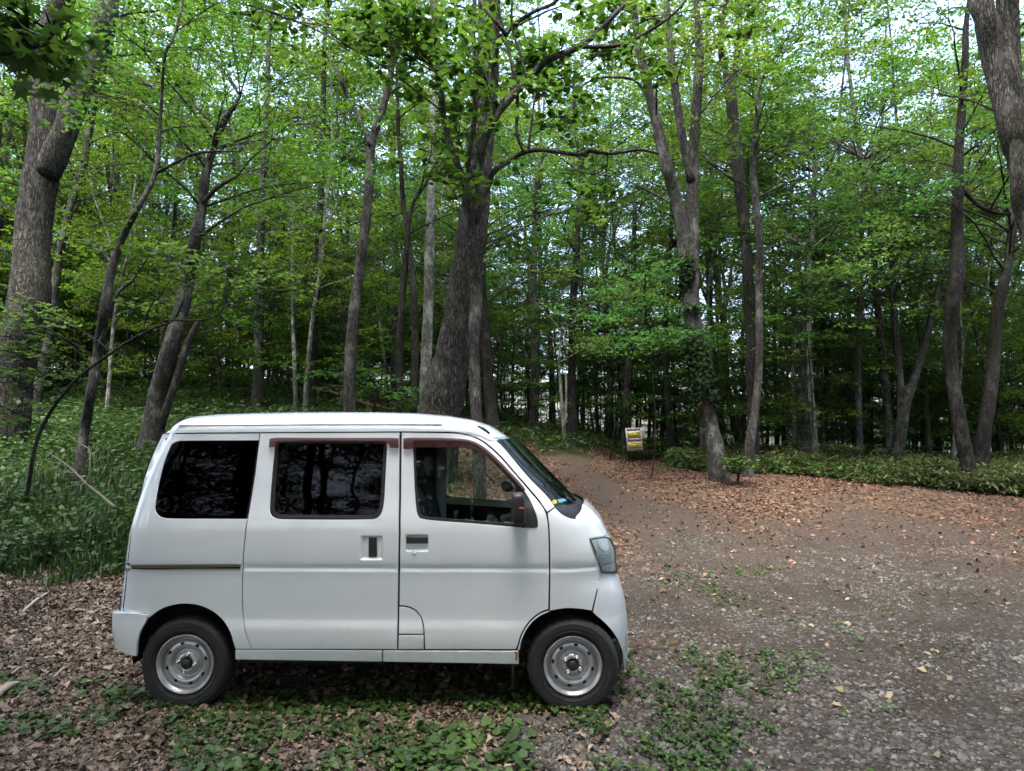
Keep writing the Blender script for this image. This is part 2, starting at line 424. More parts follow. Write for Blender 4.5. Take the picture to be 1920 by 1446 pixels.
def make_litter():
    rng = np.random.default_rng(3)
    parts = []
    # near left bed
    x, y = scatter_px(115000, -250, 1150, 2.7, 9.0, rng, 1.5)
    g, l, gr = zones(x, y); keep = rng.uniform(0, 1, len(x)) < (l * .95 + .12)
    x, y = x[keep], y[keep]
    P = on_ground(x, y, rng.uniform(.0, .025, len(x)))
    s_ = .018 + .062 * rng.uniform(0, 1, len(x)) ** 4
    h_ = len(x) // 3
    parts.append(leaf_mesh_data(P[:h_], s_[:h_], CRUMB, .34, rng, .25))
    parts.append(leaf_mesh_data(P[h_:2 * h_], s_[h_:2 * h_] * .9, OVAL, .36, rng, .3))
    parts.append(leaf_mesh_data(P[2 * h_:], s_[2 * h_:] * 1.1, TORN, .32, rng, .25))
    P2 = P[::1] + rng.normal(0, .03, (len(P), 3)) * [1, 1, .2]
    parts.append(leaf_mesh_data(P2, rng.uniform(.010, .034, len(P2)), CRUMB, .4, rng, .3))
    k_ = rng.choice(len(x), 7000); Pt = on_ground(x[k_] + rng.normal(0, .05, 7000), y[k_] + rng.normal(0, .05, 7000), .015)
    parts.append(leaf_mesh_data(Pt, rng.uniform(.03, .14, 7000), BLADE, .3, rng, .15))
    V, F = [], []; n = 0; off = 0; Fl = {}
    for v, f in parts:
        Fl.setdefault(f.shape[1], []).append(f + off); off += len(v); V.append(v)
    me = mesh_np('fallen_leaves', np.vstack(V), [np.vstack(Fl[k]) for k in sorted(Fl)], M_LIT)
    tag(link('fallen_leaves', me), 'brown dead leaves lying thick around the rear wheel of the van', 'fallen leaves', kind='stuff')
    # orange strip along the clearing's far side and the trail
    x, y = scatter_px(95000, 860, 2050, 6.5, 24, rng, .8)
    g, l, gr = zones(x, y); keep = rng.uniform(0, 1, len(x)) < (l * .8 * sstep(.20, .66, fbm(x * .7, y * 1.0, 44)) + .035)
    x, y = x[keep], y[keep]
    P = on_ground(x, y, rng.uniform(.0, .03, len(x)))
    v, f = leaf_mesh_data(P, .025 + .06 * rng.uniform(0, 1, len(x)) ** 2.2, CRUMB, .4, rng, .3)
    me = mesh_np('fallen_leaves', v, [f], M_LIT2)
    tag(link('fallen_leaves', me), 'orange brown dead leaves strewn along the trail and in front of the bamboo grass', 'fallen leaves', kind='stuff')
    # single pale leaves on the gravel
    x, y = scatter_px(420, 1100, 2000, 3, 14, rng, 1.0)
    P = on_ground(x, y, .012)
    v, f = leaf_mesh_data(P, .018 + .06 * rng.uniform(0, 1, len(x)) ** 2.5, CRUMB, .4, rng, .35)
    me = mesh_np('fallen_leaves', v, [f], M_YEL)
    tag(link('fallen_leaves', me), 'pale yellow leaves scattered singly on the gravel', 'fallen leaves', kind='stuff')
make_litter()

def make_gravel():
    rng = np.random.default_rng(9)
    x, y = scatter_px(60000, 700, 2050, 2.6, 10.5, rng, 1.45)
    g, l, gr = zones(x, y)
    x2, y2 = scatter_px(6000, 880, 1160, 2.6, 4.6, rng, 1.0)
    keep = rng.uniform(0, 1, len(x)) < g * (.25 + 1.1 * sstep(.4, .62, fbm(x * 1.3, y * 1.3, 91)))
    x = np.r_[x[keep], x2]; y = np.r_[y[keep], y2]
    n = len(x); P = on_ground(x, y, 0)
    s = .005 + .017 * rng.uniform(0, 1, n) ** 2.6 + (rng.uniform(0, 1, n) > .985) * .018
    base = np.array([[1, 0, 0], [.3, .95, .1], [-.8, .6, 0], [-.9, -.45, .1], [.1, -1, 0], [.75, -.7, .05], [.45, .3, .62], [-.4, .3, .7], [-.1, -.45, .65]])
    tri = np.array([[0, 1, 6], [1, 7, 6], [1, 2, 7], [2, 3, 7], [3, 8, 7], [3, 4, 8], [4, 5, 8], [5, 6, 8], [5, 0, 6], [6, 7, 8]])
    yaw = rng.uniform(0, 6.28, n); c, sn = np.cos(yaw), np.sin(yaw)
    B = base[None] * (1 + rng.normal(0, .16, (n, 9, 3))) * rng.uniform(.6, 1.25, (n, 1, 3))
    V = np.stack([B[..., 0] * c[:, None] - B[..., 1] * sn[:, None], B[..., 0] * sn[:, None] + B[..., 1] * c[:, None], B[..., 2] - .12], -1) * s[:, None, None] + P[:, None]
    F = (np.arange(n)[:, None, None] * 9 + tri[None]).reshape(-1, 3)
    m, nt, b, o = newmat('gravel_stone')
    ge = nt.nodes.new('ShaderNodeNewGeometry')
    r = ramp(nt, [(0, (.045, .042, .042)), (.35, (.075, .070, .062)), (.6, (.11, .094, .076)), (.85, (.13, .13, .122)), (1, (.22, .205, .18))], ge.outputs['Random Per Island'])
    fn = N(nt, 'ShaderNodeTexNoise', Scale=60.0, Detail=3.0); nt.links.new(coords(nt), fn.inputs['Vector'])
    nt.links.new(mixc(nt, .6, r.outputs[0], ramp(nt, [(.3, (.5, .5, .5)), (.7, (1, 1, 1))], fn.outputs['Fac']).outputs[0], 'MULTIPLY'), b.inputs['Base Color'])
    b.inputs['Roughness'].default_value = .85
    tag(link('gravel', mesh_np('gravel', V.reshape(-1, 3), [F], m)), 'grey and brown crushed stones lying over the open yard', 'gravel', kind='stuff')
make_gravel()

def make_weeds():
    rng = np.random.default_rng(4)
    Vs, Fd, off = [], {}, 0
    def addp(v, f):
        nonlocal off
        Fd.setdefault(f.shape[1], []).append(f + off); Vs.append(v); off += len(v)
    # plantlets in drifts: in front of and under the van, right of its nose
    def drift(n, u0, u1, y0, y1, thr, seed, smin, smax, lv=6, hh=.05, shape=HEART):
        x, y = scatter_px(n, u0, u1, y0, y1, rng, 1.2)
        w_ = (u1 - u0) * .28 + 30; uu = CX + F_PX * x / y
        fade = sstep(u0, u0 + w_, uu) * sstep(u1, u1 - w_, uu) * sstep(y1, y1 - (y1 - y0) * .2, y)
        k = fbm(x * 1.9, y * 1.9, seed) + (fbm(x * 6, y * 6, seed + 7) - .5) * .12 > thr + (1 - fade) * .22
        x, y = x[k], y[k]
        if not len(x): return
        k = rng.integers(2, lv + 1, len(x)); idx = np.repeat(np.arange(len(x)), k)
        a = rng.uniform(0, 6.28, len(idx)); r = rng.uniform(.3, 1, len(idx)) * smax * 1.0
        P = on_ground(x, y)[idx]; h = rng.uniform(.012, hh, len(idx))
        P = P + np.stack([np.cos(a) * r, np.sin(a) * r, h], -1)
        addp(*leaf_mesh_data(P, rng.uniform(smin, smax, len(idx)), shape, .38, rng, -.12, yaw=a))
    drift(3600, 230, 1130, 2.8, 4.7, .455, 101, .015, .045)
    drift(700, 900, 1420, 3.0, 4.8, .60, 121, .015, .035, 4, .03)
    drift(700, 330, 1000, 2.8, 4.0, .40, 111, .035, .075, 4, .07)
    drift(1500, -160, 560, 2.6, 4.8, .50, 103, .02, .055)
    drift(1600, 560, 1180, 4.2, 5.4, .46, 104, .015, .035, 5, .05)
    drift(900, 1080, 1430, 3.2, 5.6, .50, 105, .015, .035)
    drift(900, 1100, 1620, 3.6, 6.2, .56, 106, .018, .035)
    drift(900, 1150, 1950, 3.0, 8.0, .62, 107, .015, .035, 4, .03)
    drift(600, 1300, 2000, 2.7, 3.6, .56, 108, .02, .05, 5, .04, OVAL)
    drift(1400, 1150, 1500, 6, 11, .58, 109, .02, .04, 5, .03, OVAL)
    me = mesh_np('weeds', np.vstack(Vs), [np.vstack(Fd[k]) for k in sorted(Fd)], M_WEED)
    tag(link('weeds', me), 'low bright green weeds growing in front of the van and on the gravel edge', 'weeds', kind='stuff')
make_weeds()

def blades(P, h, w, lean, rng):
    """curved grass blades: 2 segments, 5 vertices"""
    n = len(P); a = rng.uniform(0, 6.28, n); d = np.stack([np.cos(a), np.sin(a), 0 * a], -1)
    s = np.stack([-np.sin(a), np.cos(a), 0 * a], -1)
    h = h[:, None]; l = (rng.uniform(.2, 1, n) * lean)[:, None]; w = np.broadcast_to(w, (n,))[:, None]
    up = np.array([[0, 0, 1.]])
    m = P + up * h * .6 + d * h * l * .35; t = P + up * h * (1 - .35 * l) + d * h * l
    V = np.stack([P - s * w, P + s * w, m + s * w * .8, m - s * w * .8, t], 1).reshape(-1, 3)
    i = np.arange(n)[:, None] * 5
    return V, i + np.array([[0, 1, 2, 3]]), i + np.array([[3, 2, 4]])

def make_grass():
    rng = np.random.default_rng(14)
    x, y = scatter_px(100000, -500, 900, 6.3, 15, rng, 1.1)
    g, l, gr = zones(x, y); k = rng.uniform(0, 1, len(x)) < gr * (.15 + 1.2 * sstep(.36, .6, fbm(x * 1.1, y * 1.1, 61)))
    x, y = x[k], y[k]; P = on_ground(x, y, -.01)
    h = rng.uniform(.10, .48, len(x)) * (.35 + 1.2 * fbm(x, y, 66)) * (.4 + .6 * sstep(7.0, 7.9, y))
    V, Q, T = blades(P, h, rng.uniform(.004, .009, len(x)), 1.0, rng)
    tag(link('grass', mesh_np('grass', V, [T, Q], M_GRASS)), 'long dark green grass behind and left of the van', 'grass', kind='stuff')
    # herbs (broad leaves) on the forest floor
    Vs, Fd, off = [], {}, 0
    for (n, u0, u1, y0, y1, sm, seed) in ((5200, -400, 900, 7.2, 15, .09, 71), (7000, -300, 960, 12, 32, .13, 72), (5200, 950, 2100, 14.5, 34, .14, 73)):
        x, y = scatter_px(n, u0, u1, y0, y1, rng, 1.0)
        g, l, gr = zones(x, y); k = rng.uniform(0, 1, len(x)) < gr * (.35 + .8 * sstep(.4, .6, fbm(x * .8, y * .8, seed)))
        pp = CX + F_PX * x / y; k &= ~((pp > 1120) & (pp < 1250) & (y < 22.0)); x, y = x[k], y[k]; kk = rng.integers(4, 10, len(x)); idx = np.repeat(np.arange(len(x)), kk)
        a = rng.uniform(0, 6.28, len(idx)); r = rng.uniform(.2, 1.2, len(idx)) * sm * 2
        P = on_ground(x, y)[idx] + np.stack([np.cos(a) * r, np.sin(a) * r, rng.uniform(.05, .42, len(idx))], -1)
        v, f = leaf_mesh_data(P, rng.uniform(.5, 1.2, len(idx)) * sm, OVAL, .35, rng, -.15, yaw=a)
        Fd.setdefault(6, []).append(f + off); Vs.append(v); off += len(v)
    tag(link('undergrowth', mesh_np('undergrowth', np.vstack(Vs), [np.vstack(Fd[6])], M_HERB)), 'leafy green herbs covering the forest floor under the trees', 'undergrowth', kind='stuff')
make_grass()

def make_sasa():
    rng = np.random.default_rng(24)
    x, y = scatter_px(30000, 1080, 2300, 14.3, 27, rng, 1.35)
    px = CX + F_PX * x / y
    edge = np.interp(px, [1000, 1130, 1230, 1340, 1420, 1500, 1700, 1920, 2300], [30, 24, 19.5, 16.5, 15.8, 15.6, 15.0, 14.4, 13.5]) + (fbm(x * 1.2, y * 1.2, 5) - .5) * 1.4
    k = (y > edge + rng.exponential(.35, len(x)) - .2) & ~((px > 1120) & (px < 1250) & (y < 22.0)); x, y, px = x[k], y[k], px[k]
    hgt = np.interp(px, [1080, 1200, 1400, 1500, 2300], [.22, .36, .48, .52, .6]) * rng.uniform(.45, 1.15, len(x)) * (.45 + 1.0 * fbm(x * .9, y * .9, 17)) * sstep(-.5, 1.2, y - edge[k] + .35)
    kk = 9; idx = np.repeat(np.arange(len(x)), kk)
    a = rng.uniform(0, 6.28, len(idx)); L = rng.uniform(.08, .19, len(idx))
    base = on_ground(x, y)
    P = base[idx] + np.stack([np.cos(a) * L * .5, np.sin(a) * L * .5, hgt[idx] * rng.uniform(.35, 1.05, len(idx))], -1)
    d = np.stack([np.cos(a), np.sin(a), rng.uniform(-.75, .35, len(idx))], -1); d /= np.linalg.norm(d, axis=1)[:, None]
    s = np.cross(d, [0, 0, 1.0]); s /= np.linalg.norm(s, axis=1)[:, None]; s += rng.normal(0, .2, s.shape)
    nr = np.cross(s, d)
    v, f = leaf_mesh_data(P, L, [(-.5, 0), (-.25, -.1), (.15, -.11), (.5, 0), (.15, .11), (-.25, .1)], 0, rng, .2, frames=(d, s, nr))
    V2, Q, T = blades(base, hgt * 1.0, np.full(len(x), .003), .25, rng)
    me = mesh_np('bamboo_grass', np.vstack([v, V2]), [T + len(v), Q + len(v), f], M_SASA)
    tag(link('bamboo_grass', me), 'knee high bamboo grass lining the far side of the clearing on the right', 'bamboo grass', kind='stuff')
make_sasa()
# ================= TREES =================
L_IVY = leaf_mat('ivy_leaf', (.006, .014, .006), (.012, .028, .010), (.02, .042, .014), .15, .9, 1.3)
L_IVY.node_tree.nodes['Principled BSDF'].inputs['Specular IOR Level'].default_value = .08
OVAL2 = [(-.42, 0), (-.36, -.24), (0, -.38), (.3, -.2), (.55, 0), (.3, .2), (0, .38), (-.36, .24)]
B_BIG = bark_mat('bark_furrowed', (.018, .017, .016), (.165, .156, .140), (.20, .20, .18), .4, 21, 1.0, dist=.05)
B_GREY = bark_mat('bark_grey', (.017, .017, .016), (.095, .093, .088), (.18, .19, .175), .5, 22, .8)
B_PALE = bark_mat('bark_pale_lichen', (.05, .05, .045), (.17, .17, .155), (.32, .34, .31), .75, 24, .6)
B_DARK = bark_mat('bark_dark', (.008, .008, .008), (.040, .037, .034), (.09, .095, .08), .35, 18, .8)
B_MOSS = bark_mat('bark_mossy', (.02, .02, .012), (.09, .08, .055), (.10, .125, .05), .6, 16, .8)
L_MAPLE = leaf_mat('canopy_leaf', (.020, .050, .009), (.032, .074, .012), (.058, .115, .017), .5, .42, 1.85)
L_LIME = leaf_mat('lime_leaf', (.016, .044, .009), (.026, .068, .012), (.048, .108, .018), .45, .5, 1.7)
L_DARK = leaf_mat('understory_leaf', (.020, .052, .014), (.032, .080, .019), (.055, .118, .026), .5, .4, 2.0)
L_BACK = leaf_mat('far_canopy_leaf', (.024, .060, .010), (.038, .088, .013), (.068, .130, .018), .5, .45, 1.95)

def sprays(C, rng, nleaf=26, L=.75, size=.1, shape=DIAMOND, droop=.12, tilt=.33):
    K = len(C); a = rng.uniform(0, 2 * math.pi, K)
    D = np.stack([np.cos(a), np.sin(a), rng.normal(-droop, .15, K)], -1); D /= np.linalg.norm(D, axis=1)[:, None]
    S = np.stack([-np.sin(a), np.cos(a), rng.normal(0, .12, K)], -1)
    t = rng.uniform(-.5, .5, (K, nleaf)); side = rng.choice([-1, 1], (K, nleaf)) * rng.uniform(.05, .40, (K, nleaf)) * (1.05 - np.abs(t) * 1.2)
    P = C[:, None] + D[:, None] * (t * L)[..., None] + S[:, None] * (side * L)[..., None]
    P[..., 2] += rng.normal(0, .03, (K, nleaf)) - (t * t) * L * .25
    P = P.reshape(-1, 3)
    yaw = (np.repeat(a, nleaf) + np.sign(side).ravel() * rng.uniform(.2, 1.3, K * nleaf))
    n = len(P)
    d, s, nr = rot_frames(n, tilt, rng, yaw)
    return leaf_mesh_data(P, size * rng.uniform(.7, 1.3, n), shape, tilt, rng, -.18, frames=(d, s, nr))

def curve_pts(p0, p1, rng, n=6, wig=.08, lift=.12):
    t = np.linspace(0, 1, n)[:, None]
    L = np.linalg.norm(p1 - p0)
    P = p0 + (p1 - p0) * t
    P[:, 2] += (np.sin(t[:, 0] * math.pi) * lift * L)
    w = rng.normal(0, wig * L / n, (n, 3)); w[0] = 0
    return P + np.cumsum(w, 0) * .6

def smooth_path(P, r, k=3):
    P = np.asarray(P, float); r = np.asarray(r, float)
    n = len(P); tt = np.arange(n); out = []; rr = []
    for i in range(n - 1):
        p0 = P[max(i - 1, 0)]; p1 = P[i]; p2 = P[i + 1]; p3 = P[min(i + 2, n - 1)]
        for j in range(k):
            t = j / k
            out.append(.5 * ((2 * p1) + (-p0 + p2) * t + (2 * p0 - 5 * p1 + 4 * p2 - p3) * t * t + (-p0 + 3 * p1 - 3 * p2 + p3) * t ** 3))
            rr.append(r[i] * (1 - t) + r[i + 1] * t)
    out.append(P[-1]); rr.append(r[-1])
    return np.array(out), np.array(rr)

def add_crown(clumps, stems, rng, mb_wood, nspray, nleaf, R, size, shape, L=.75, wood=True, flat=.3, twr=.028):
    """clumps (K,3); adds limbs to the wood and returns leaf mesh data"""
    pts = np.vstack([s[0] for s in stems]); rad = np.concatenate([s[1] for s in stems])
    Vs, Fs, off = [], [], 0
    for c in clumps:
        if wood:
            d = pts - c; cost = np.linalg.norm(d[:, :2], axis=1) + np.abs((c[2] - pts[:, 2]) - np.linalg.norm(d[:, :2], axis=1) * .45) * 1.3
            j = int(np.argmin(cost)); r0 = min(twr * (.7 + .12 * np.linalg.norm(d[j])), rad[j] * .55)
            cp_ = curve_pts(pts[j], c, rng, 7, .14, .06)
            mb_wood.tube(cp_, np.linspace(r0, .006, 7), 5, cap=False)
            for q in range(4):
                e = c + rng.normal(0, 1, 3) * R * np.array([.75, .75, .28])
                mb_wood.tube(curve_pts(cp_[int(rng.integers(3, 6))], e, rng, 4, .1, .05), np.linspace(.009, .003, 4), 3, cap=False)
        C = c + rng.normal(0, 1, (nspray, 3)) * R * np.array([.55, .55, .55 * flat])
        v, f = sprays(C, rng, nleaf, L, size, shape)
        Vs.append(v); Fs.append(f + off); off += len(v)
    return np.vstack(Vs), np.vstack(Fs)

def photo_tree(name, label, cat, d, stems_px, bark, leaf, crown=None, seed=0, base=None, wob=.25, group=None, parts_leaf=None, top=5.0, nseg=12, flare=1.5):
    """stems_px: list of lists (u, v, width_px); first stem starts at the base"""
    rng = np.random.default_rng(seed + 100)
    stems = []
    for si, st in enumerate(stems_px):
        P = []; R = []
        for k, q in enumerate(st):
            dd = d + (q[3] if len(q) > 3 else (rng.normal(0, wob * .3) if 0 < k else 0))
            p = at(q[0], q[1], dd); P.append(p); R.append(q[2] * dd / F_PX / 2)
        if si == 0:
            p = P[0]; dirn = (P[1] - P[0]); dirn = dirn / max(dirn[2], .2)
            gz = float(ground_z(p[0], p[1]))
            if p[2] > gz + .1:
                h = p[2] - gz
                b = p - dirn * (h + .15) * .7; b[2] = gz - .15
                P.insert(0, b); R.insert(0, R[0] * (flare if h < 2 else flare * 1.05))
                mid = (p * .6 + b * .4); 
            else:
                b = p.copy(); b[2] = gz - .2; P[0] = b; R[0] = R[0] * 1.15
        if st[-1][1] < 70:
            dirn = P[-1] - P[-2]; dirn /= np.linalg.norm(dirn)
            for k in range(1, 5):
                e = P[-1] + (dirn * .7 + np.array([0, 0, .5]) + rng.normal(0, .15, 3)) * top / 4
                P.append(e); R.append(R[-1] * .78)
        P, R = smooth_path(P, R, 4)
        R = R * (1 + rng.normal(0, .035, len(R)))
        stems.append((P, R))
    b0 = stems[0][0][0].copy(); b0[2] += .15
    root = empty(name, b0)
    tag(root, label, cat, group)
    wood = MB()
    for P, R in stems: wood.tube(P - b0, R, nseg)
    cr = crown or {}
    if cr.get('clumps') is not None:
        cl = np.array([at(u, v, dd) for (u, v, dd) in cr['clumps']]) - b0
    else:
        n = cr.get('n', 26); zmin = cr.get('zmin', 4.0); Rr = cr.get('spread', (0.8, 3.2))
        allp = np.vstack([s[0] for s in stems]); allp = allp[allp[:, 2] > zmin - 1.0]
        zs = allp[:, 2]; w = (zs - zmin + 1.5); w = w / w.sum()
        j = rng.choice(len(allp), n, p=w)
        a = rng.uniform(0, 6.28, n); r = rng.uniform(*Rr, n)
        cl = allp[j] + np.stack([np.cos(a) * r, np.sin(a) * r, r * .35 + rng.uniform(0, 1.2, n)], -1)
        cl = cl[cl[:, 2] > zmin] - b0
    lstems = [(P - b0, R) for P, R in stems]
    V, F = add_crown(cl, lstems, rng, wood, cr.get('ns', 9), cr.get('nl', 26), cr.get('R', 1.0), cr.get('size', .11), cr.get('shape', DIAMOND), cr.get('L', .8), flat=cr.get('flat', .4), twr=cr.get('twr', .028))
    wood.build('trunk', bark, root)
    link('crown', mesh_np('crown', V, [F], leaf), root)
    return root, wood, b0

G1 = 'trees standing round the clearing'
photo_tree('maple_tree', 'massive dark forked trunk with flaking pale bark at the left edge of the woods', 'tree', 13.5,
  [[(8, 830, 70), (26, 700, 68), (54, 570, 68), (62, 430, 64), (78, 320, 60), (84, 240, 50), (83, 150, 42), (92, 60, 40), (118, 0, 38)],
   [(85, 330, 48), (120, 250, 46), (150, 170, 46), (185, 100, 44), (196, 40, 42), (202, 0, 40)]], B_BIG, L_MAPLE, dict(n=34, zmin=5.2, size=.12, ns=9), 1, group=G1)
photo_tree('oak_tree', 'thickest furrowed trunk rising right behind the van roof', 'tree', 12.0,
  [[(820, 800, 88), (832, 740, 77), (847, 670, 66), (860, 600, 60), (872, 520, 59), (885, 440, 60), (896, 340, 52), (903, 260, 50), (910, 180, 48), (915, 100, 44), (918, 40, 40), (920, 0, 38)]],
  B_BIG, L_MAPLE, dict(n=22, zmin=7.6, size=.11), 2, group=G1, nseg=28, wob=0, flare=1.12)
# slender tree in front of the oak with the black arching limbs and big leaves
lime_cl = []
_r = np.random.default_rng(77)
for (u, v, su, sv, n) in ((900, 60, 130, 60, 15), (1060, 120, 90, 55, 15), (1180, 40, 70, 40, 7), (870, 190, 60, 60, 8), (800, 60, 70, 50, 7), (1010, 210, 80, 35, 5), (560, 20, 60, 30, 4), (700, 40, 60, 40, 4), (1120, 385, 70, 20, 2), (860, 330, 50, 50, 4), (1000, 400, 60, 40, 2)):
    for k in range(n):
        if k % 3 == 2: continue
        lime_cl.append((u + _r.normal(0, su) * .9, v + _r.normal(0, sv) * .8, 10.0 + _r.normal(0, .6)))
photo_tree('lime_tree', 'slender pale tree right of the thickest trunk, with black arching limbs and big leaves', 'tree', 9.6,
  [[(900, 930, 26), (898, 860, 24), (893, 780, 22), (890, 700, 21), (890, 620, 22), (893, 540, 24), (886, 470, 24), (878, 400, 24), (880, 362, 24)],
   [(880, 370, 17), (862, 320, 13), (845, 275, 13), (833, 225, 11), (826, 160, 10), (818, 90, 8), (808, 0, 7)],
   [(882, 368, 19), (895, 320, 17), (906, 270, 16), (930, 218, 15), (965, 175, 15), (985, 155, 14), (1020, 118, 14), (1052, 102, 13), (1085, 88, 12), (1120, 62, 11), (1150, 30, 10), (1180, -5, 9)],
   [(1085, 88, 9), (1120, 88, 8), (1160, 85, 7), (1200, 68, 7), (1245, 40, 6), (1280, 8, 5)],
   [(890, 420, 13), (915, 350, 12), (926, 322, 11), (955, 302, 10), (980, 287, 9), (1010, 281, 9), (1045, 285, 8), (1085, 290, 8), (1105, 283, 8), (1140, 288, 7), (1175, 284, 7), (1200, 281, 6), (1235, 288, 6)],
   [(928, 222, 9), (929, 160, 9), (927, 110, 9), (945, 70, 9), (970, 42, 8), (1005, 20, 7), (1045, 0, 7)],
   [(950, 66, 8), (925, 35, 8), (900, 2, 8)],
   [(985, 290, 6), (969, 250, 6), (970, 180, 6), (955, 100, 6), (940, 40, 5), (930, 0, 5)],
   [(988, 150, 5), (975, 100, 5), (960, 50, 5)],
   [(826, 150, 5), (790, 90, 5), (755, 45, 4), (730, 5, 4)],
   [(990, 285, 5), (998, 220, 5), (1003, 175, 4)],
   [(880, 400, 10), (879, 300, 9), (892, 200, 9), (888, 80, 8), (890, 0, 8)]],
  B_GREY, L_LIME, dict(clumps=lime_cl, ns=5, nl=15, R=.55, size=.13, L=.6, shape=OVAL2, flat=.8, twr=.014), 3, wob=.15, top=2.0, group=G1, nseg=10)
photo_tree('birch_tree', 'straight whitish lichen covered trunk just left of the thickest trunk', 'tree', 16.0,
  [[(796, 770, 22), (799, 680, 21), (803, 580, 20), (805, 480, 19), (808, 380, 17), (811, 280, 16), (813, 180, 14), (815, 90, 12), (818, 40, 10)]], B_PALE, L_MAPLE, dict(n=14, zmin=9), 4, group=G1)
photo_tree('ash_tree', 'dark swaying trunk that forks high above the middle of the van roof', 'tree', 14.0,
  [[(655, 775, 23), (656, 690, 22), (662, 600, 20), (672, 520, 20), (683, 440, 19), (692, 350, 18), (696, 270, 18), (712, 220, 15), (728, 165, 13), (736, 100, 13), (724, 50, 12), (716, 0, 11)],
   [(694, 275, 9), (672, 220, 8), (650, 180, 7), (640, 150, 6), (625, 120, 5), (612, 122, 4)]], B_GREY, L_MAPLE, dict(n=14, zmin=6.5, size=.1), 5, group=G1)
photo_tree('hazel_tree', 'thin dark twin stemmed tree between the swaying trunk and the whitish one', 'tree', 15.5,
  [[(748, 770, 14), (750, 680, 13), (752, 600, 13), (757, 520, 13), (764, 440, 11), (756, 380, 10), (752, 320, 9), (748, 260, 8), (745, 180, 7), (740, 60, 5)],
   [(776, 780, 14), (778, 680, 13), (777, 560, 13), (768, 470, 11), (765, 430, 9), (775, 380, 7), (795, 350, 6), (820, 300, 5)]], B_DARK, L_MAPLE, dict(n=12, zmin=5.5, size=.1), 6, group=G1)
photo_tree('cherry_tree', 'crooked leaning trunk rising behind the rear corner of the van roof', 'tree', 12.5,
  [[(285, 815, 42), (298, 740, 36), (318, 660, 32), (338, 590, 28), (352, 520, 26), (366, 450, 22), (378, 390, 19), (385, 330, 17), (400, 280, 12), (415, 230, 11), (445, 195, 9)],
   [(300, 800, 16), (325, 730, 15), (350, 650, 12), (372, 600, 8)],
   [(380, 380, 10), (410, 350, 8), (445, 330, 6)],
   [(410, 255, 8), (430, 215, 8), (450, 180, 6)]], B_GREY, L_MAPLE, dict(n=22, zmin=4.3, size=.11, spread=(.8, 2.8)), 7, group=G1)
photo_tree('rowan_tree', 'thin grey tree leaning right in the grass between the van and the massive forked maple', 'tree', 10.5,
  [[(148, 885, 20), (160, 800, 18), (170, 740, 18), (184, 660, 19), (196, 580, 18), (208, 510, 16), (228, 450, 13), (256, 395, 11), (288, 335, 9), (296, 290, 8), (302, 200, 6), (310, 100, 5), (330, 60, 4)],
   [(292, 325, 7), (320, 310, 6), (360, 290, 6), (400, 284, 5), (450, 285, 3)],
   [(185, 655, 8), (215, 560, 7), (250, 525, 6)]], B_GREY, L_MAPLE, dict(n=20, zmin=3.7, size=.1, ns=7, spread=(.5, 2.4)), 8, group=G1)
photo_tree('hornbeam_tree', 'grey trunk half hidden behind the massive forked maple', 'tree', 18.0,
  [[(66, 765, 20), (82, 680, 18), (95, 600, 16), (112, 480, 14), (135, 380, 13), (158, 300, 12), (180, 180, 10)]], B_GREY, L_MAPLE, dict(n=22, zmin=5.0), 9, group=G1)
photo_tree('beech_tree', 'straight grey trunk behind the rear side window end of the roof', 'tree', 19.0,
  [[(481, 780, 21), (484, 700, 18), (486, 600, 18), (488, 480, 15), (492, 350, 13), (500, 200, 10), (505, 60, 8)]], B_GREY, L_MAPLE, dict(n=24, zmin=6.0), 10, group=G1)
photo_tree('beech_tree', 'ivy darkened trunk standing on the brown slope left of the log railing', 'tree', 19.5,
  [[(581, 780, 22), (585, 700, 19), (589, 600, 16), (596, 480, 14), (602, 350, 12), (606, 200, 10), (610, 60, 8)]], B_DARK, L_MAPLE, dict(n=24, zmin=6.5), 11, group=G1)
photo_tree('birch_tree', 'very thin pale stem on the brown slope, left of the ivy darkened trunk', 'tree', 18.5,
  [[(556, 780, 9), (553, 700, 8), (549, 600, 7), (548, 480, 6), (550, 380, 5)]], B_PALE, L_DARK, dict(n=8, zmin=6), 12, group=G1)
photo_tree('oak_tree', 'dark trunk seen just right of the thickest trunk, where the trail begins', 'tree', 18.0,
  [[(925, 800, 26), (918, 740, 22), (912, 660, 20), (907, 590, 18), (903, 520, 16), (905, 430, 14)],
   [(915, 690, 8), (926, 660, 8), (936, 640, 6)]], B_DARK, L_DARK, dict(n=16, zmin=5.5), 13, group=G1)
photo_tree('maple_tree', 'dark trunk with a stub of a branch pointing left, beside the crest of the trail', 'tree', 22.0,
  [[(1001, 790, 18), (1003, 700, 18), (1003, 620, 17), (1000, 520, 14), (1004, 420, 12), (1010, 300, 10)],
   [(994, 690, 9), (982, 655, 8), (970, 622, 6)]], B_GREY, L_DARK, dict(n=26, zmin=6, size=.12), 14, group=G1)
photo_tree('oak_tree', 'tall black trunk rising left of the notice board between trail and undergrowth', 'tree', 20.0,
  [[(1073, 800, 20), (1072, 720, 16), (1073, 640, 15), (1075, 560, 15), (1082, 470, 12), (1084, 400, 10), (1090, 330, 9), (1080, 250, 7), (1075, 150, 6)],
   [(1084, 480, 7), (1062, 440, 6), (1050, 405, 5)],
   [(1086, 420, 6), (1110, 330, 6), (1125, 260, 4)]], B_DARK, L_DARK, dict(n=28, zmin=6, size=.12), 15, group=G1)
photo_tree('birch_tree', 'short whitish crooked stem left of the notice board', 'tree', 19.0,
  [[(1058, 812, 7), (1053, 760, 7), (1051, 720, 5), (1048, 680, 4), (1053, 620, 4)], [(1058, 805, 5), (1062, 750, 4), (1061, 700, 4)]], B_PALE, L_DARK, dict(n=5, zmin=4.8), 16, group=G1)
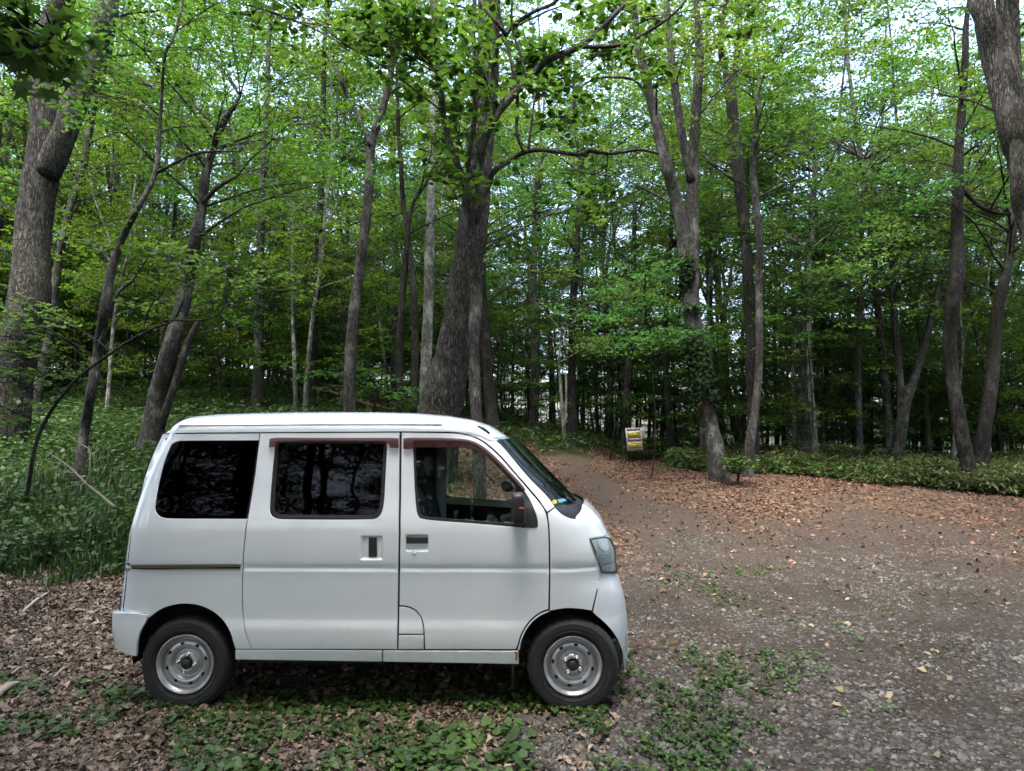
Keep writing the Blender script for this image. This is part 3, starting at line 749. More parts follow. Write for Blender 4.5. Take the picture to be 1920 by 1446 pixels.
photo_tree('maple_tree', 'trunk that forks in a Y just above the notice board', 'tree', 23.5,
  [[(1175, 800, 17), (1176, 740, 15), (1180, 680, 15), (1184, 600, 12), (1188, 500, 10), (1190, 380, 8)],
   [(1182, 675, 10), (1198, 640, 9), (1210, 590, 8), (1215, 500, 6)]], B_GREY, L_DARK, dict(n=28, zmin=5.5, size=.12), 17, group=G1)
photo_tree('ash_tree', 'straight dark stem right of the notice board', 'tree', 22.0,
  [[(1255, 810, 12), (1250, 740, 11), (1247, 640, 10), (1252, 540, 10), (1258, 440, 8), (1262, 300, 7)]], B_DARK, L_DARK, dict(n=26, zmin=6, size=.12), 18, group=G1)
pr, pw, pb = photo_tree('elm_tree', 'ivy clad trunk with three tall stems right of the notice board', 'tree', 14.0,
  [[(1351, 896, 42), (1343, 850, 33), (1330, 790, 28), (1316, 720, 27), (1306, 660, 29), (1298, 590, 31), (1293, 540, 32), (1284, 470, 27), (1278, 420, 24), (1264, 360, 24), (1252, 320, 23), (1238, 260, 22), (1222, 190, 20), (1205, 120, 17), (1192, 50, 15), (1186, 0, 12)],
   [(1298, 550, 26), (1299, 460, 24), (1298, 380, 24), (1300, 290, 21), (1306, 200, 19), (1311, 110, 17), (1310, 50, 14), (1306, 0, 12)],
   [(1296, 340, 16), (1280, 260, 16), (1268, 180, 15), (1258, 100, 14), (1250, 0, 12)],
   [(1245, 255, 6), (1222, 200, 6), (1195, 155, 5), (1160, 145, 5), (1110, 150, 4), (1070, 180, 4)]],
  B_GREY, L_MAPLE, dict(n=30, zmin=5.6, size=.11), 19, group=G1, nseg=16)
def ivy(root, path_px, d, rng, b0):
    P = np.array([at(u, v, d - .05) for u, v, w in path_px]); W = np.array([w for _, _, w in path_px]) * d / F_PX / 2
    P, W = smooth_path(P, W, 30)
    n = len(P); k = 52; a = rng.uniform(0, 6.28, (n, k)); r = W[:, None] * (.8 + .8 * rng.uniform(0, 1, (n, k)) ** 2.2)
    Q = (P[:, None] + np.stack([np.cos(a) * r, np.sin(a) * r, rng.normal(0, .1, (n, k))], -1)).reshape(-1, 3) - b0
    aa = a.ravel(); d_ = np.stack([np.cos(aa) * .35, np.sin(aa) * .35, -np.ones_like(aa)], -1); d_ /= np.linalg.norm(d_, axis=1)[:, None]
    s = np.stack([-np.sin(aa), np.cos(aa), 0 * aa], -1); s = s + rng.normal(0, .3, s.shape); nr = np.cross(s, d_)
    kq = fbm(Q[:, 0] * 3 + 9, Q[:, 2] * 1.6 + Q[:, 1], 55) > .40 + .25 * np.abs(np.linspace(-1, 1, len(Q))) ** 3
    Q, d_, s, nr = Q[kq], d_[kq], s[kq], nr[kq]
    v, f = leaf_mesh_data(Q, rng.uniform(.025, .075, len(Q)), HEART, 0, rng, .1, frames=(d_, s, nr))
    link('ivy', mesh_np('ivy', v, [f], L_IVY), root)
ivy(pr, [(1330, 800, 36), (1318, 730, 36), (1306, 660, 38), (1298, 590, 38), (1294, 530, 36), (1290, 490, 28)], 14.0, np.random.default_rng(1), pb)
photo_tree('birch_tree', 'mottled pale leaning trunk close beside the ivy clad one', 'tree', 15.0,
  [[(1403, 872, 20), (1408, 820, 17), (1417, 760, 15), (1423, 690, 14), (1424, 620, 14), (1423, 540, 14), (1424, 460, 13), (1418, 390, 14), (1412, 320, 13), (1418, 240, 11), (1425, 150, 9)]], B_GREY, L_MAPLE, dict(n=14, zmin=6.5), 20, group=G1)
photo_tree('oak_tree', 'tall dark straight trunk right behind the mottled pale leaning one', 'tree', 17.0,
  [[(1412, 850, 24), (1412, 770, 21), (1409, 690, 21), (1407, 600, 21), (1402, 500, 21), (1394, 410, 21), (1385, 330, 22), (1378, 260, 23), (1370, 180, 22), (1362, 140, 14), (1352, 90, 12), (1356, 30, 9)],
   [(1374, 200, 14), (1376, 140, 12), (1385, 80, 10), (1388, 20, 9)]], B_DARK, L_MAPLE, dict(n=26, zmin=6.0, size=.12), 21, group=G1)
photo_tree('maple_tree', 'thick brown trunk beyond the bamboo grass in the middle of the right hand woods', 'tree', 19.0,
  [[(1506, 850, 24), (1505, 780, 22), (1508, 700, 23), (1510, 640, 23), (1512, 570, 20), (1515, 500, 14), (1522, 420, 12), (1530, 300, 10)],
   [(1512, 580, 12), (1500, 520, 9), (1490, 440, 8)]], B_GREY, L_DARK, dict(n=34, zmin=5.6, size=.12), 22, group=G1)
photo_tree('birch_tree', 'thin pale stem touching the thick brown trunk beyond the bamboo grass', 'tree', 18.6,
  [[(1530, 850, 12), (1524, 780, 11), (1518, 700, 10), (1517, 620, 9), (1519, 540, 8), (1516, 470, 7)]], B_PALE, L_DARK, dict(n=12, zmin=5.6), 23, group=G1)
photo_tree('ash_tree', 'straight slim grey stem behind the middle of the bamboo grass', 'tree', 19.0,
  [[(1612, 850, 13), (1610, 780, 12), (1609, 700, 11), (1610, 620, 11), (1614, 540, 9), (1616, 440, 8), (1620, 300, 7)]], B_GREY, L_DARK, dict(n=34, zmin=5.4, size=.12), 24, group=G1)
photo_tree('willow_tree', 'trunk forking low and leaning right behind the bamboo grass', 'tree', 19.0,
  [[(1682, 850, 24), (1692, 790, 20), (1700, 750, 18), (1718, 700, 14), (1735, 640, 14), (1755, 560, 12), (1775, 480, 10), (1800, 380, 8)],
   [(1690, 800, 16), (1688, 720, 13), (1680, 640, 12), (1676, 560, 10), (1670, 440, 8)]], B_GREY, L_DARK, dict(n=36, zmin=5.2, size=.12), 25, group=G1)
photo_tree('ash_tree', 'dark wavy trunk beside the right edge of the bamboo grass', 'tree', 15.0,
  [[(1813, 862, 26), (1802, 810, 24), (1792, 750, 23), (1784, 690, 22), (1781, 620, 22), (1789, 550, 26), (1796, 480, 24), (1794, 420, 20), (1797, 350, 19), (1798, 280, 16), (1804, 200, 14), (1810, 100, 12), (1812, 40, 10)],
   [(1797, 350, 9), (1815, 365, 9), (1835, 385, 8), (1862, 398, 7), (1895, 402, 6)]], B_DARK, L_MAPLE, dict(n=26, zmin=5.6, size=.11), 26, group=G1)
photo_tree('ash_tree', 'trunk curving to the right just right of the dark wavy one', 'tree', 16.0,
  [[(1838, 865, 28), (1845, 810, 24), (1856, 740, 22), (1864, 670, 21), (1868, 600, 21), (1880, 540, 18), (1892, 480, 16), (1900, 400, 14)]], B_DARK, L_DARK, dict(n=20, zmin=5.2, size=.11), 27, group=G1)
photo_tree('maple_tree', 'great leaning trunk entering at the top of the right edge, silvery mottled bark', 'tree', 11.0,
  [[(2040, 900, 66), (2010, 780, 60), (1985, 660, 56), (1960, 520, 54), (1938, 400, 52), (1918, 310, 50), (1900, 240, 50), (1880, 160, 48), (1862, 90, 46), (1850, 40, 42), (1838, 0, 40)],
   [(1908, 260, 26), (1895, 130, 24), (1885, 60, 22), (1878, 0, 20)],
   [(1950, 470, 34), (1915, 400, 26), (1908, 330, 26), (1905, 200, 24), (1902, 80, 20), (1900, 0, 18)]], B_BIG, L_MAPLE, dict(n=28, zmin=5.0, size=.11, spread=(.8, 3)), 28, group=G1, nseg=18)

# tree standing outside the left edge whose low branch hangs into the top left corner
r_ = np.random.default_rng(12)
cl = [(40 + r_.normal(0, 45), 45 + r_.normal(0, 28), 3.3 + r_.normal(0, .2)) for k in range(7)] + [(60, 130, 3.6), (20, 95, 3.2)] + [(-120 + r_.normal(0, 60), 20 + r_.normal(0, 40), 3.8) for k in range(6)]
photo_tree('maple_tree', 'overhanging branch tip with big soft leaves in the top left corner', 'tree', 3.6,
  [[(-720, 1150, 90), (-700, 700, 80), (-640, 200, 70), (-560, -200, 55), (-500, -500, 40)],
   [(-600, -20, 26), (-300, -40, 16), (-100, -10, 10), (0, 25, 6), (70, 60, 4), (110, 95, 3)]], B_GREY, L_LIME,
  dict(clumps=cl, ns=3, nl=8, R=.13, size=.105, L=.26, shape=LOBED, flat=.9, twr=.006), 41, wob=.02, top=1)

# long drooping thin branches in front of the left woods: a sapling
photo_tree('maple_sapling', 'bent dark sapling arching over the grass left of the van', 'sapling', 9.0,
  [[(55, 900, 7), (68, 830, 7), (85, 790, 6.5), (110, 750, 6), (150, 705, 6), (200, 668, 5.5), (245, 638, 5), (290, 615, 4), (325, 600, 4), (345, 560, 3)],
   [(325, 600, 4), (370, 601, 4), (405, 592, 3), (425, 560, 3), (424, 500, 2)],
   [(268, 625, 3), (275, 590, 3), (292, 560, 2)]], B_DARK, L_DARK,
  dict(clumps=[(350, 520, 9.2), (420, 505, 9.4), (300, 560, 9), (40, 600, 9.3), (20, 660, 9.0), (90, 625, 9.4), (10, 560, 9.3), (5, 620, 9.2), (60, 660, 9.2), (30, 720, 9.0), (-5, 700, 9.1), (15, 770, 9.0), (75, 590, 9.3), (460, 560, 9.6), (330, 470, 9.4), (60, 700, 9.2), (470, 520, 9.8), (560, 540, 10)], ns=4, nl=20, R=.42, size=.085, L=.55, shape=OVAL, flat=.35, twr=.01), 31, wob=.1)
photo_tree('maple_sapling', 'small leafy sapling with layered leaves in front of the log railing', 'sapling', 15.5,
  [[(700, 775, 6), (705, 730, 5), (690, 690, 4), (700, 660, 3)]], B_DARK, L_HERB if 'L_HERB' in globals() else L_DARK,
  dict(clumps=[(640, 705, 15.3), (690, 700, 15), (725, 715, 15), (660, 720, 15), (600, 700, 15.3), (700, 725, 15.1), (745, 745, 15), (770, 760, 15), (760, 735, 14.8)], ns=3, nl=22, R=.4, size=.1, L=.7, shape=OVAL, flat=.22, twr=.008), 32, wob=.1)
for k, (u, v, d, lab) in enumerate(((1205, 590, 15.5, 'leafy sapling spreading pale layered leaves left of the ivy clad trunk'),
                                    (1130, 560, 19.5, 'leafy sapling holding layered sprays up and left of the notice board'),
                                    (1500, 560, 16.5, 'broad sapling with dark layered leaves hanging over the bamboo grass'),
                                    (1660, 470, 16.0, 'broad sapling spreading dark layers high over the right end of the bamboo grass'))):
    r2 = np.random.default_rng(200 + k)
    g0 = ground_z((u - CX) / F_PX * d, d)
    vb = to_px((u - CX) / F_PX * d, d, g0)[1]
    cl = [(u + r2.normal(0, 75) * 13 / d, v + r2.normal(0, 60) * 13 / d, d + r2.normal(0, 1.0)) for _ in range(16)]
    photo_tree('maple_sapling', lab, 'sapling', d, [[(u + 15, vb - 2, 2.6), (u + 24, (vb + v) / 2 + 40, 2.6), (u + 6, v, 2.6), (u, v - 80, 2)]], B_DARK, L_DARK,
      dict(clumps=cl, ns=6, nl=26, R=.75, size=.1, L=.9, shape=OVAL, flat=.16, twr=.014), 300 + k, wob=.2)
# bush at the foot of the ivy clad trunk
r3 = np.random.default_rng(5)
photo_tree('leafy_bush', 'low fresh green bush at the foot of the ivy clad trunk', 'bush', 13.6,
  [[(1385, 890, 5), (1390, 865, 4), (1396, 845, 3)]], B_DARK, M_HERB,
  dict(clumps=[(1385 + r3.normal(0, 16), 868 + r3.normal(0, 7), 13.4 + r3.normal(0, .15)) for _ in range(9)], ns=3, nl=12, R=.14, size=.075, L=.28, shape=OVAL, flat=.7, twr=.005), 61, wob=.02)

# ---------- woods beyond: prototypes copied many times ----------
def proto(kind, seed):
    rng = np.random.default_rng(seed)
    H, r0, zb, Rc, n, ns, nl, size, leaf, bark = dict(
        tall=(17.5, .105, 4.2, 2.8, 48, 8, 34, .115, L_BACK, B_GREY), dark=(15, .075, 3.4, 2.4, 42, 8, 32, .115, L_DARK, B_DARK),
        thin=(11, .055, 3.6, 1.7, 20, 8, 24, .11, L_BACK, B_GREY), mid=(8.5, .05, 1.6, 2.0, 40, 8, 26, .12, L_MAPLE, B_DARK), bush=(3.2, .018, .3, 1.5, 18, 6, 26, .11, L_MAPLE, B_DARK), sap=(4.6, .022, .9, 1.4, 18, 6, 26, .10, L_MAPLE, B_DARK))[kind]
    m = 9; z = np.linspace(-.2, H, m); P = np.stack([np.cumsum(rng.normal(0, .022 * H / 3, m)), np.cumsum(rng.normal(0, .022 * H / 3, m)), z], -1)
    P[:, :2] -= P[0, :2]; R = r0 * np.linspace(1.15, .22, m); R[0] *= 1.35
    P, R = smooth_path(P, R, 3); stems = [(P, R)]
    if kind in ('tall', 'thin') and rng.uniform() < .7:
        j = len(P) // 3; q = P[j] + np.array([0, 0, 1.]) * np.linspace(0, H * .5, 6)[:, None] + np.cumsum(rng.normal(0, .2, (6, 3)), 0) * [1, 1, 0] + np.outer(np.linspace(0, 1.4, 6), [math.cos(seed), math.sin(seed), 0]); q[0] = P[j]
        stems.append((q, np.linspace(R[j] * .7, .02, 6)))
    w = MB()
    for a, b in stems: w.tube(a, b, 8)
    allp = np.vstack([a for a, _ in stems]); allp = allp[allp[:, 2] > zb - .6]
    j = rng.choice(len(allp), n); a = rng.uniform(0, 6.28, n); r = Rc * np.sqrt(rng.uniform(.02, 1, n))
    c = allp[j] + np.stack([np.cos(a) * r, np.sin(a) * r, r * .3 + rng.uniform(-.2, .8, n)], -1)
    V, F = add_crown(c, stems, rng, w, ns, nl, .75 if kind not in ('sap', 'bush') else .6, size, DIAMOND, .75 if kind not in ('sap', 'bush') else .7, flat=.35 if kind not in ('sap', 'bush') else .2, twr=.02 if kind not in ('sap', 'bush') else .008)
    return w.mesh('trunk', bark), mesh_np('crown', V, [F], leaf)
PR = {k: [proto(k, s) for s in ss] for k, ss in dict(tall=(1, 2, 3), dark=(11, 12, 13), thin=(21, 22), sap=(31, 32, 33), bush=(41, 42), mid=(51, 52, 53)).items()}
for k, (t, c) in enumerate(PR['thin']): t.materials[0] = B_PALE if k else B_GREY
ZN = [(-2000, 470, 'in the wooded slope left of the van'), (470, 940, 'on the brown hillside above the van roof'),
      (940, 1290, 'in the woods behind the notice board'), (1290, 4000, 'deep in the woods behind the bamboo grass')]
kind_names = dict(tall='tall grey trees', dark='dark barked trees', thin='very thin trees', sap='saplings', bush='low bushes', mid='leafy young trees')
def place(kind, u, d, rng, sc=None):
    x = (u - CX) / F_PX * d
    t, c = PR[kind][int(rng.integers(len(PR[kind])))]
    nm = {'tall': 'forest_tree', 'dark': 'forest_tree', 'thin': 'young_tree', 'sap': 'forest_sapling', 'bush': 'forest_bush', 'mid': 'young_tree'}[kind]
    zn = next(z for z in ZN if z[0] <= u < z[1])
    e = empty(nm, (x, d, float(ground_z(x, d))), rng.uniform(0, 6.28))
    e.scale = (sc,) * 3 if sc else (rng.uniform(.85, 1.25),) * 3
    e.rotation_euler[0] = rng.normal(0, .035); e.rotation_euler[1] = rng.normal(0, .045)
    what, kw = dict(tall=('tall grey leafy tree', 'tree'), dark=('dark barked leafy tree', 'tree'), thin=('very thin leafy tree', 'tree'), sap=('leafy sapling', 'sapling'), bush=('rounded low bush', 'bush'), mid=('young tree leafy down to its foot', 'tree'))[kind]
    tag(e, what + ' ' + zn[2], kw, kind_names[kind] + ' ' + zn[2])
    link('trunk', t, e); link('crown', c, e)
rngp = np.random.default_rng(42)
taken = []
def try_place(kind, u0, u1, d0, d1, n, mind):
    c = 0; k = 0
    while c < n and k < n * 30:
        k += 1
        d = math.sqrt(rngp.uniform(d0 ** 2, d1 ** 2)); u = rngp.uniform(u0, u1)
        x = (u - CX) / F_PX * d
        if 985 < u < 1130 and d < 27: continue
        if d < 24 and 1130 <= u < 1260: continue
        if any((x - a) ** 2 + (d - b) ** 2 < mind ** 2 for a, b in taken): continue
        taken.append((x, d)); place(kind, u, d, rngp); c += 1
try_place('tall', -250, 2150, 21, 40, 46, 2.3)
try_place('dark', -250, 2150, 21, 44, 36, 1.8)
try_place('thin', -250, 2150, 17, 34, 44, 1.2)
try_place('sap', -250, 960, 16, 34, 46, 1.0)
try_place('sap', 960, 2150, 18, 36, 60, 1.0)
try_place('tall', -300, 2200, 40, 62, 38, 2.6)
try_place('dark', -300, 2200, 40, 62, 16, 2.2)
try_place('sap', -200, 2150, 18, 40, 60, .9)
try_place('tall', 1380, 2080, 24, 34, 8, 1.5)
try_place('sap', -300, 2200, 34, 52, 34, 1.6)
try_place('mid', 930, 2200, 23, 40, 32, 1.6)
try_place('mid', -300, 930, 20, 40, 40, 1.5)
try_place('mid', -300, 2200, 40, 64, 48, 1.8)
try_place('mid', -200, 900, 34, 60, 30, 1.5)
try_place('bush', -200, 930, 26, 48, 40, 1.2)
try_place('tall', 1420, 2050, 19, 24, 6, 1.5)
try_place('bush', -250, 2150, 20, 40, 46, 1.3)
try_place('bush', -300, 2200, 40, 70, 60, 1.6)
for (a_, b_) in ((-1300, -260), (2160, 3000)):
    try_place('tall', a_, b_, 13, 36, 16, 2.3)
    try_place('mid', a_, b_, 15, 40, 14, 2.0)
    try_place('dark', a_, b_, 20, 50, 14, 2.0)
# woods round the other sides of the yard (out of view, packed dense to shade the van; they also close the side view and show in its glass)
ring = [(-4.5, 1.0), (4.6, .2), (0.5, -3.6), (-7.5, 3.2), (8.5, 3.4)]
rr_ = np.random.default_rng(8)
for k in range(900):
    if len(ring) > 118: break
    a = rr_.uniform(math.radians(165), math.radians(378)); r = rr_.uniform(5.5, 34) if k % 3 else rr_.uniform(5.5, 15)
    x, y = r * math.cos(a), 1 + r * math.sin(a)
    if y > .5 and abs(x) < 9: continue
    if any((x - p[0]) ** 2 + (y - p[1]) ** 2 < 3.2 for p in ring): continue
    ring.append((x, y))
for k, (x, y) in enumerate(ring):
    kd = ('tall', 'dark', 'mid', 'tall')[k % 4] if math.hypot(x, y) > 9 else 'tall'
    e = empty('forest_tree', (x, y, float(ground_z(x, y))), x * 2.2); e.scale = (1.15,) * 3
    tag(e, 'leafy tree on the near side of the yard, seen only mirrored in the van glass', 'tree', 'trees on the near side of the yard')
    t, c = PR[kd][k % 3]; link('trunk', t, e); link('crown', c, e)
# ================= THE VAN =================
YAW = math.radians(0.8); VY = 4.2; VW = 1.475
_vx = np.array([math.cos(YAW), -math.sin(YAW), 0]); _vy = np.array([math.sin(YAW), math.cos(YAW), 0])
van = empty('minivan', (0, VY, 0), -YAW)
tag(van, 'small white box van parked side-on in the clearing', 'van')

def vhit(u, v, off):
    """photo pixel -> van local (x, z) on the plane local y = off"""
    r = ray(u, v); o = np.array([0, -VY, CAMZ])
    t = (off - o @ _vy) / (r @ _vy); p = o + r * t
    return p @ _vx, p[2]
# silhouettes of nose / windscreen / tail as x(z)
def _tab(pts, off):
    a = np.array([vhit(u, v, off) for u, v in pts]); a = a[np.argsort(a[:, 1])]
    return a[:, 1], a[:, 0]
NOSE = _tab([(1168, 1275), (1173, 1255), (1179, 1218), (1177, 1180), (1175, 1134), (1170, 1106), (1160, 1078), (1159, 1050), (1153, 1022), (1143, 1001), (1131, 976), (1113, 956), (1098, 947), (1080, 938), (1040, 912)], .22)
GLAS = _tab([(1112, 985), (1100, 968), (1080, 947), (1061, 928), (1040, 906), (1000, 866), (975, 840), (957, 820), (940, 803)], .24)
TAIL = _tab([(301, 806), (297, 818), (275, 862), (256, 925), (241, 1000), (233, 1060), (226, 1110), (221, 1150), (216, 1250)], .06)
BUMP = _tab([(230, 1260), (214, 1206), (209, 1180), (209, 1148), (211, 1140)], .06)
def xf(z): return np.where(z > GLZ, np.interp(z, *GLAS), np.interp(z, *NOSE))
GLZ = 9.0
_zp = np.array([0.10, .23, .30, .345, .42, .50, .555, .60, .82, .853, .868, .885, .93, 1.02, 1.12, 1.18, 1.24, 1.30, 1.5, 1.72, 1.9])
_op = np.array([.045, .034, .022, .014, .004, .004, .013, .013, .006, .003, .013, .003, 0, 0, .004, .013, .026, .040, .074, .115, .15])
from bisect import bisect
def prof(z):
    z = np.asarray(z, float)
    return (np.interp(z, _zp, _op) + np.interp(z - .006, _zp, _op) + np.interp(z + .006, _zp, _op)) / 3
def drop(q, H, e=2.4):
    q = np.clip(q, 0, .9995)
    return H * (1 - np.sqrt(1 - q ** e))
def yoff(x, z, rear=TAIL, upper=None):
    x = np.asarray(x, float); z = np.asarray(z, float)
    up = sstep(1.22, 1.30, z)
    f = np.interp(z, *NOSE) * (1 - up) + np.interp(z, *GLAS) * up
    q = 1 - (f - x) / .45
    r = 1 - (x - np.interp(z, *rear)) / .16
    return prof(z) + drop(q, .34) + drop(r, .09, 2.2)
def glass_y(x, z):
    return prof(z) + drop(1 - (np.interp(z, *GLAS) - x) / .45, .34)
def nose_y(x, z):
    return prof(z) + drop(1 - (np.interp(z, *NOSE) - x) / .45, .34)
def bump_y(x, z):
    return prof(z) * .5 - .012 + drop(1 - (x - np.interp(z, *BUMP)) / .16, .09, 2.2)
def solve(u, v, yf, add=0):
    off = .02
    for _ in range(40):
        x, z = vhit(u, v, off)
        n = float(yf(x, z)) + add
        off = off * .6 + min(n, .40) * .4
    return vhit(u, v, off)

def chaikin(P, k=2, ang=38):
    P = [np.array(p, float) for p in P]
    for _ in range(k):
        out = []; n = len(P)
        for i in range(n):
            a, b, c = P[i - 1], P[i], P[(i + 1) % n]
            d1, d2 = b - a, c - b
            th = abs(math.degrees(math.atan2(d1[0] * d2[1] - d1[1] * d2[0], d1 @ d2)))
            if th > ang or th < 3: out.append(b)
            else: out += [b - d1 * .25, b + d2 * .25]
        P = out
    return np.array(P)
def resample(P, step):
    out = []
    for i in range(len(P)):
        a, b = P[i], P[(i + 1) % len(P)]; L = np.linalg.norm(b - a); k = max(1, int(math.ceil(L / step)))
        for j in range(k): out.append(a + (b - a) * j / k)
    return np.array(out)
def area(P): return .5 * np.sum(P[:, 0] * np.roll(P[:, 1], -1) - np.roll(P[:, 0], -1) * P[:, 1])
def inset(P, d):
    if area(P) < 0: P = P[::-1]
    e = np.roll(P, -1, 0) - P; n = np.stack([-e[:, 1], e[:, 0]], -1); n /= np.linalg.norm(n, axis=1)[:, None] + 1e-9
    m = n + np.roll(n, 1, 0); L = np.sum(m * m, 1)[:, None] / 2
    return P + m * np.minimum(d / np.maximum(L, .35), abs(d) * 2 if d > 0 else 1) if d > 0 else P - m * (-d) / np.maximum(L, .35)
def inside(Q, P):
    x, y = Q[:, 0], Q[:, 1]; r = np.zeros(len(Q), bool)
    for i in range(len(P)):
        a, b = P[i], P[(i + 1) % len(P)]
        if a[1] == b[1]: continue
        c = ((a[1] > y) != (b[1] > y)) & (x < (b[0] - a[0]) * (y - a[1]) / (b[1] - a[1]) + a[0])
        r ^= c
    return r
def dist_edge(Q, P):
    D = np.full(len(Q), 9.)
    for i in range(len(P)):
        a, b = P[i], P[(i + 1) % len(P)]; d = b - a; L = max(d @ d, 1e-12)
        t = np.clip(((Q - a) @ d) / L, 0, 1)
        D = np.minimum(D, np.linalg.norm(Q - a - t[:, None] * d, axis=1))
    return D
def px_poly(pts, yf, add=0): return np.array([solve(u, v, yf, add) for u, v in pts])

def tri_region(outer, holes, step, fine=()):
    loops = [outer] + list(holes); V = []; E = []; n = 0
    for L in loops:
        V += [tuple(p) for p in L]; E += [(n + i, n + (i + 1) % len(L)) for i in range(len(L))]; n += len(L)
    x0, z0 = outer.min(0); x1, z1 = outer.max(0)
    G = []
    gx, gz = np.meshgrid(np.arange(x0, x1, step), np.arange(z0, z1, step)); G.append(np.stack([gx.ravel(), gz.ravel()], -1))
    # rows along the crease lines
    for zz in (.500, .545, .560, .846, .856, .866, .876, .888, .838, 1.20):
        if z0 < zz < z1: xx = np.arange(x0, x1, step); G.append(np.stack([xx, np.full(len(xx), zz)], -1))
    nrow = len(G) - 1
    for (a, b, c, d, s) in fine:
        gx, gz = np.meshgrid(np.arange(a, c, s), np.arange(b, d, s)); G.append(np.stack([gx.ravel(), gz.ravel()], -1))
    pr = np.concatenate([np.full(len(g), 0 if i == 0 else (1 if i <= nrow else 2)) for i, g in enumerate(G)])
    G = np.vstack(G); k = inside(G, outer)
    for h in holes: k &= ~inside(G, h)
    G = G[k]; pr = pr[k]; D = np.full(len(G), 9.)
    for L in loops: D = np.minimum(D, dist_edge(G, L))
    G = G[(D > .009) | ((pr == 2) & (D > .004))]; pr = pr[(D > .009) | ((pr == 2) & (D > .004))]
    o_ = np.argsort(-pr, kind='stable'); G = G[o_]; cell = {}; keep = []
    for q in G:
        c_ = (int(q[0] // .005), int(q[1] // .005)); ok = True
        for i in (-1, 0, 1):
            for j in (-1, 0, 1):
                w_ = cell.get((c_[0] + i, c_[1] + j))
                if w_ is not None and (w_[0] - q[0]) ** 2 + (w_[1] - q[1]) ** 2 < (.0024 if fine or step < .006 else .0045) ** 2: ok = False
        if ok: cell[c_] = q; keep.append(q)
    G = np.array(keep) if keep else np.zeros((0, 2))
    V += [tuple(p) for p in G]
    r = delaunay_2d_cdt([Vector(v) for v in V], E, [], 0, 1e-6)
    VV = np.array([v[:] for v in r[0]]); T = np.array([f for f in r[2] if len(f) == 3])
    cen = VV[T].mean(1); k = inside(cen, outer)
    for h in holes: k &= ~inside(cen, h)
    T = T[k]
    # orient: normal towards -y (outside): with (x,z) ccw seen from -y -> normal -y
    a = VV[T[:, 1]] - VV[T[:, 0]]; b = VV[T[:, 2]] - VV[T[:, 0]]
    cr = a[:, 0] * b[:, 1] - a[:, 1] * b[:, 0]
    T[cr < 0] = T[cr < 0][:, ::-1]
    T = T[np.abs(cr) > 4e-7]
    return VV, T

def panel_geo(poly, yf, holes=(), gap=.0006, thick=.014, step=.035, add=0, lip=.0016, fine=(), bev=.0013):
    outer = resample(inset(poly, gap + bev), .022)
    hs = [resample(inset(h, -(bev)), .022) for h in holes]
    VV, T = tri_region(outer, hs, step, fine)
    V = [np.stack([VV[:, 0], yf(VV[:, 0], VV[:, 1]) + add, VV[:, 1]], -1)]; Fs = {3: [T]}; n = len(VV)
    # rounded return edges
    for L, sgn in [(outer, -1)] + [(h, 1) for h in hs]:
        if area(L) < 0: L = L[::-1]
        Lb = inset(L, bev * sgn * 1.0) if sgn > 0 else inset(L, -bev)
        m = len(L); y0 = yf(L[:, 0], L[:, 1]) + add; y1 = yf(Lb[:, 0], Lb[:, 1]) + add
        if thick <= 0: continue
        R = [np.stack([L[:, 0], y0, L[:, 1]], -1), np.stack([Lb[:, 0], y1 + bev * 1.1, Lb[:, 1]], -1), np.stack([Lb[:, 0], y1 + thick, Lb[:, 1]], -1)]
        V += R; i = np.arange(m); j = (i + 1) % m
        for k in (0, 1):
            a = n + k * m
            q = np.stack([a + i, a + m + i, a + m + j, a + j], -1)
            if sgn > 0: q = q[:, ::-1]
            Fs.setdefault(4, []).append(q)
        n += 3 * m
    return np.vstack(V), Fs
def panel(name, pts, mat, parent=van, yf=yoff, holes=(), far=True, smooth=True, px=True, chk=True, **kw):
    poly = px_poly(pts, yf, kw.get('add', 0)) if px else np.array(pts, float)
    if chk: poly = chaikin(poly)
    hs = [chaikin(px_poly(h, yf, kw.get('add', 0))) for h in holes]
    V, Fs = panel_geo(poly, yf, hs, **kw)
    out = []
    for side in ((0, 1) if far else (0,)):
        W = V.copy(); FF = [np.vstack(Fs[k]) for k in sorted(Fs)]
        if side: W[:, 1] = VW - W[:, 1]; FF = [f[:, ::-1] for f in FF]
        me = mesh_np(name, W, FF, mat, smooth)
        p = parent[side] if isinstance(parent, (list, tuple)) else parent
        out.append(link(name, me, p))
    return out

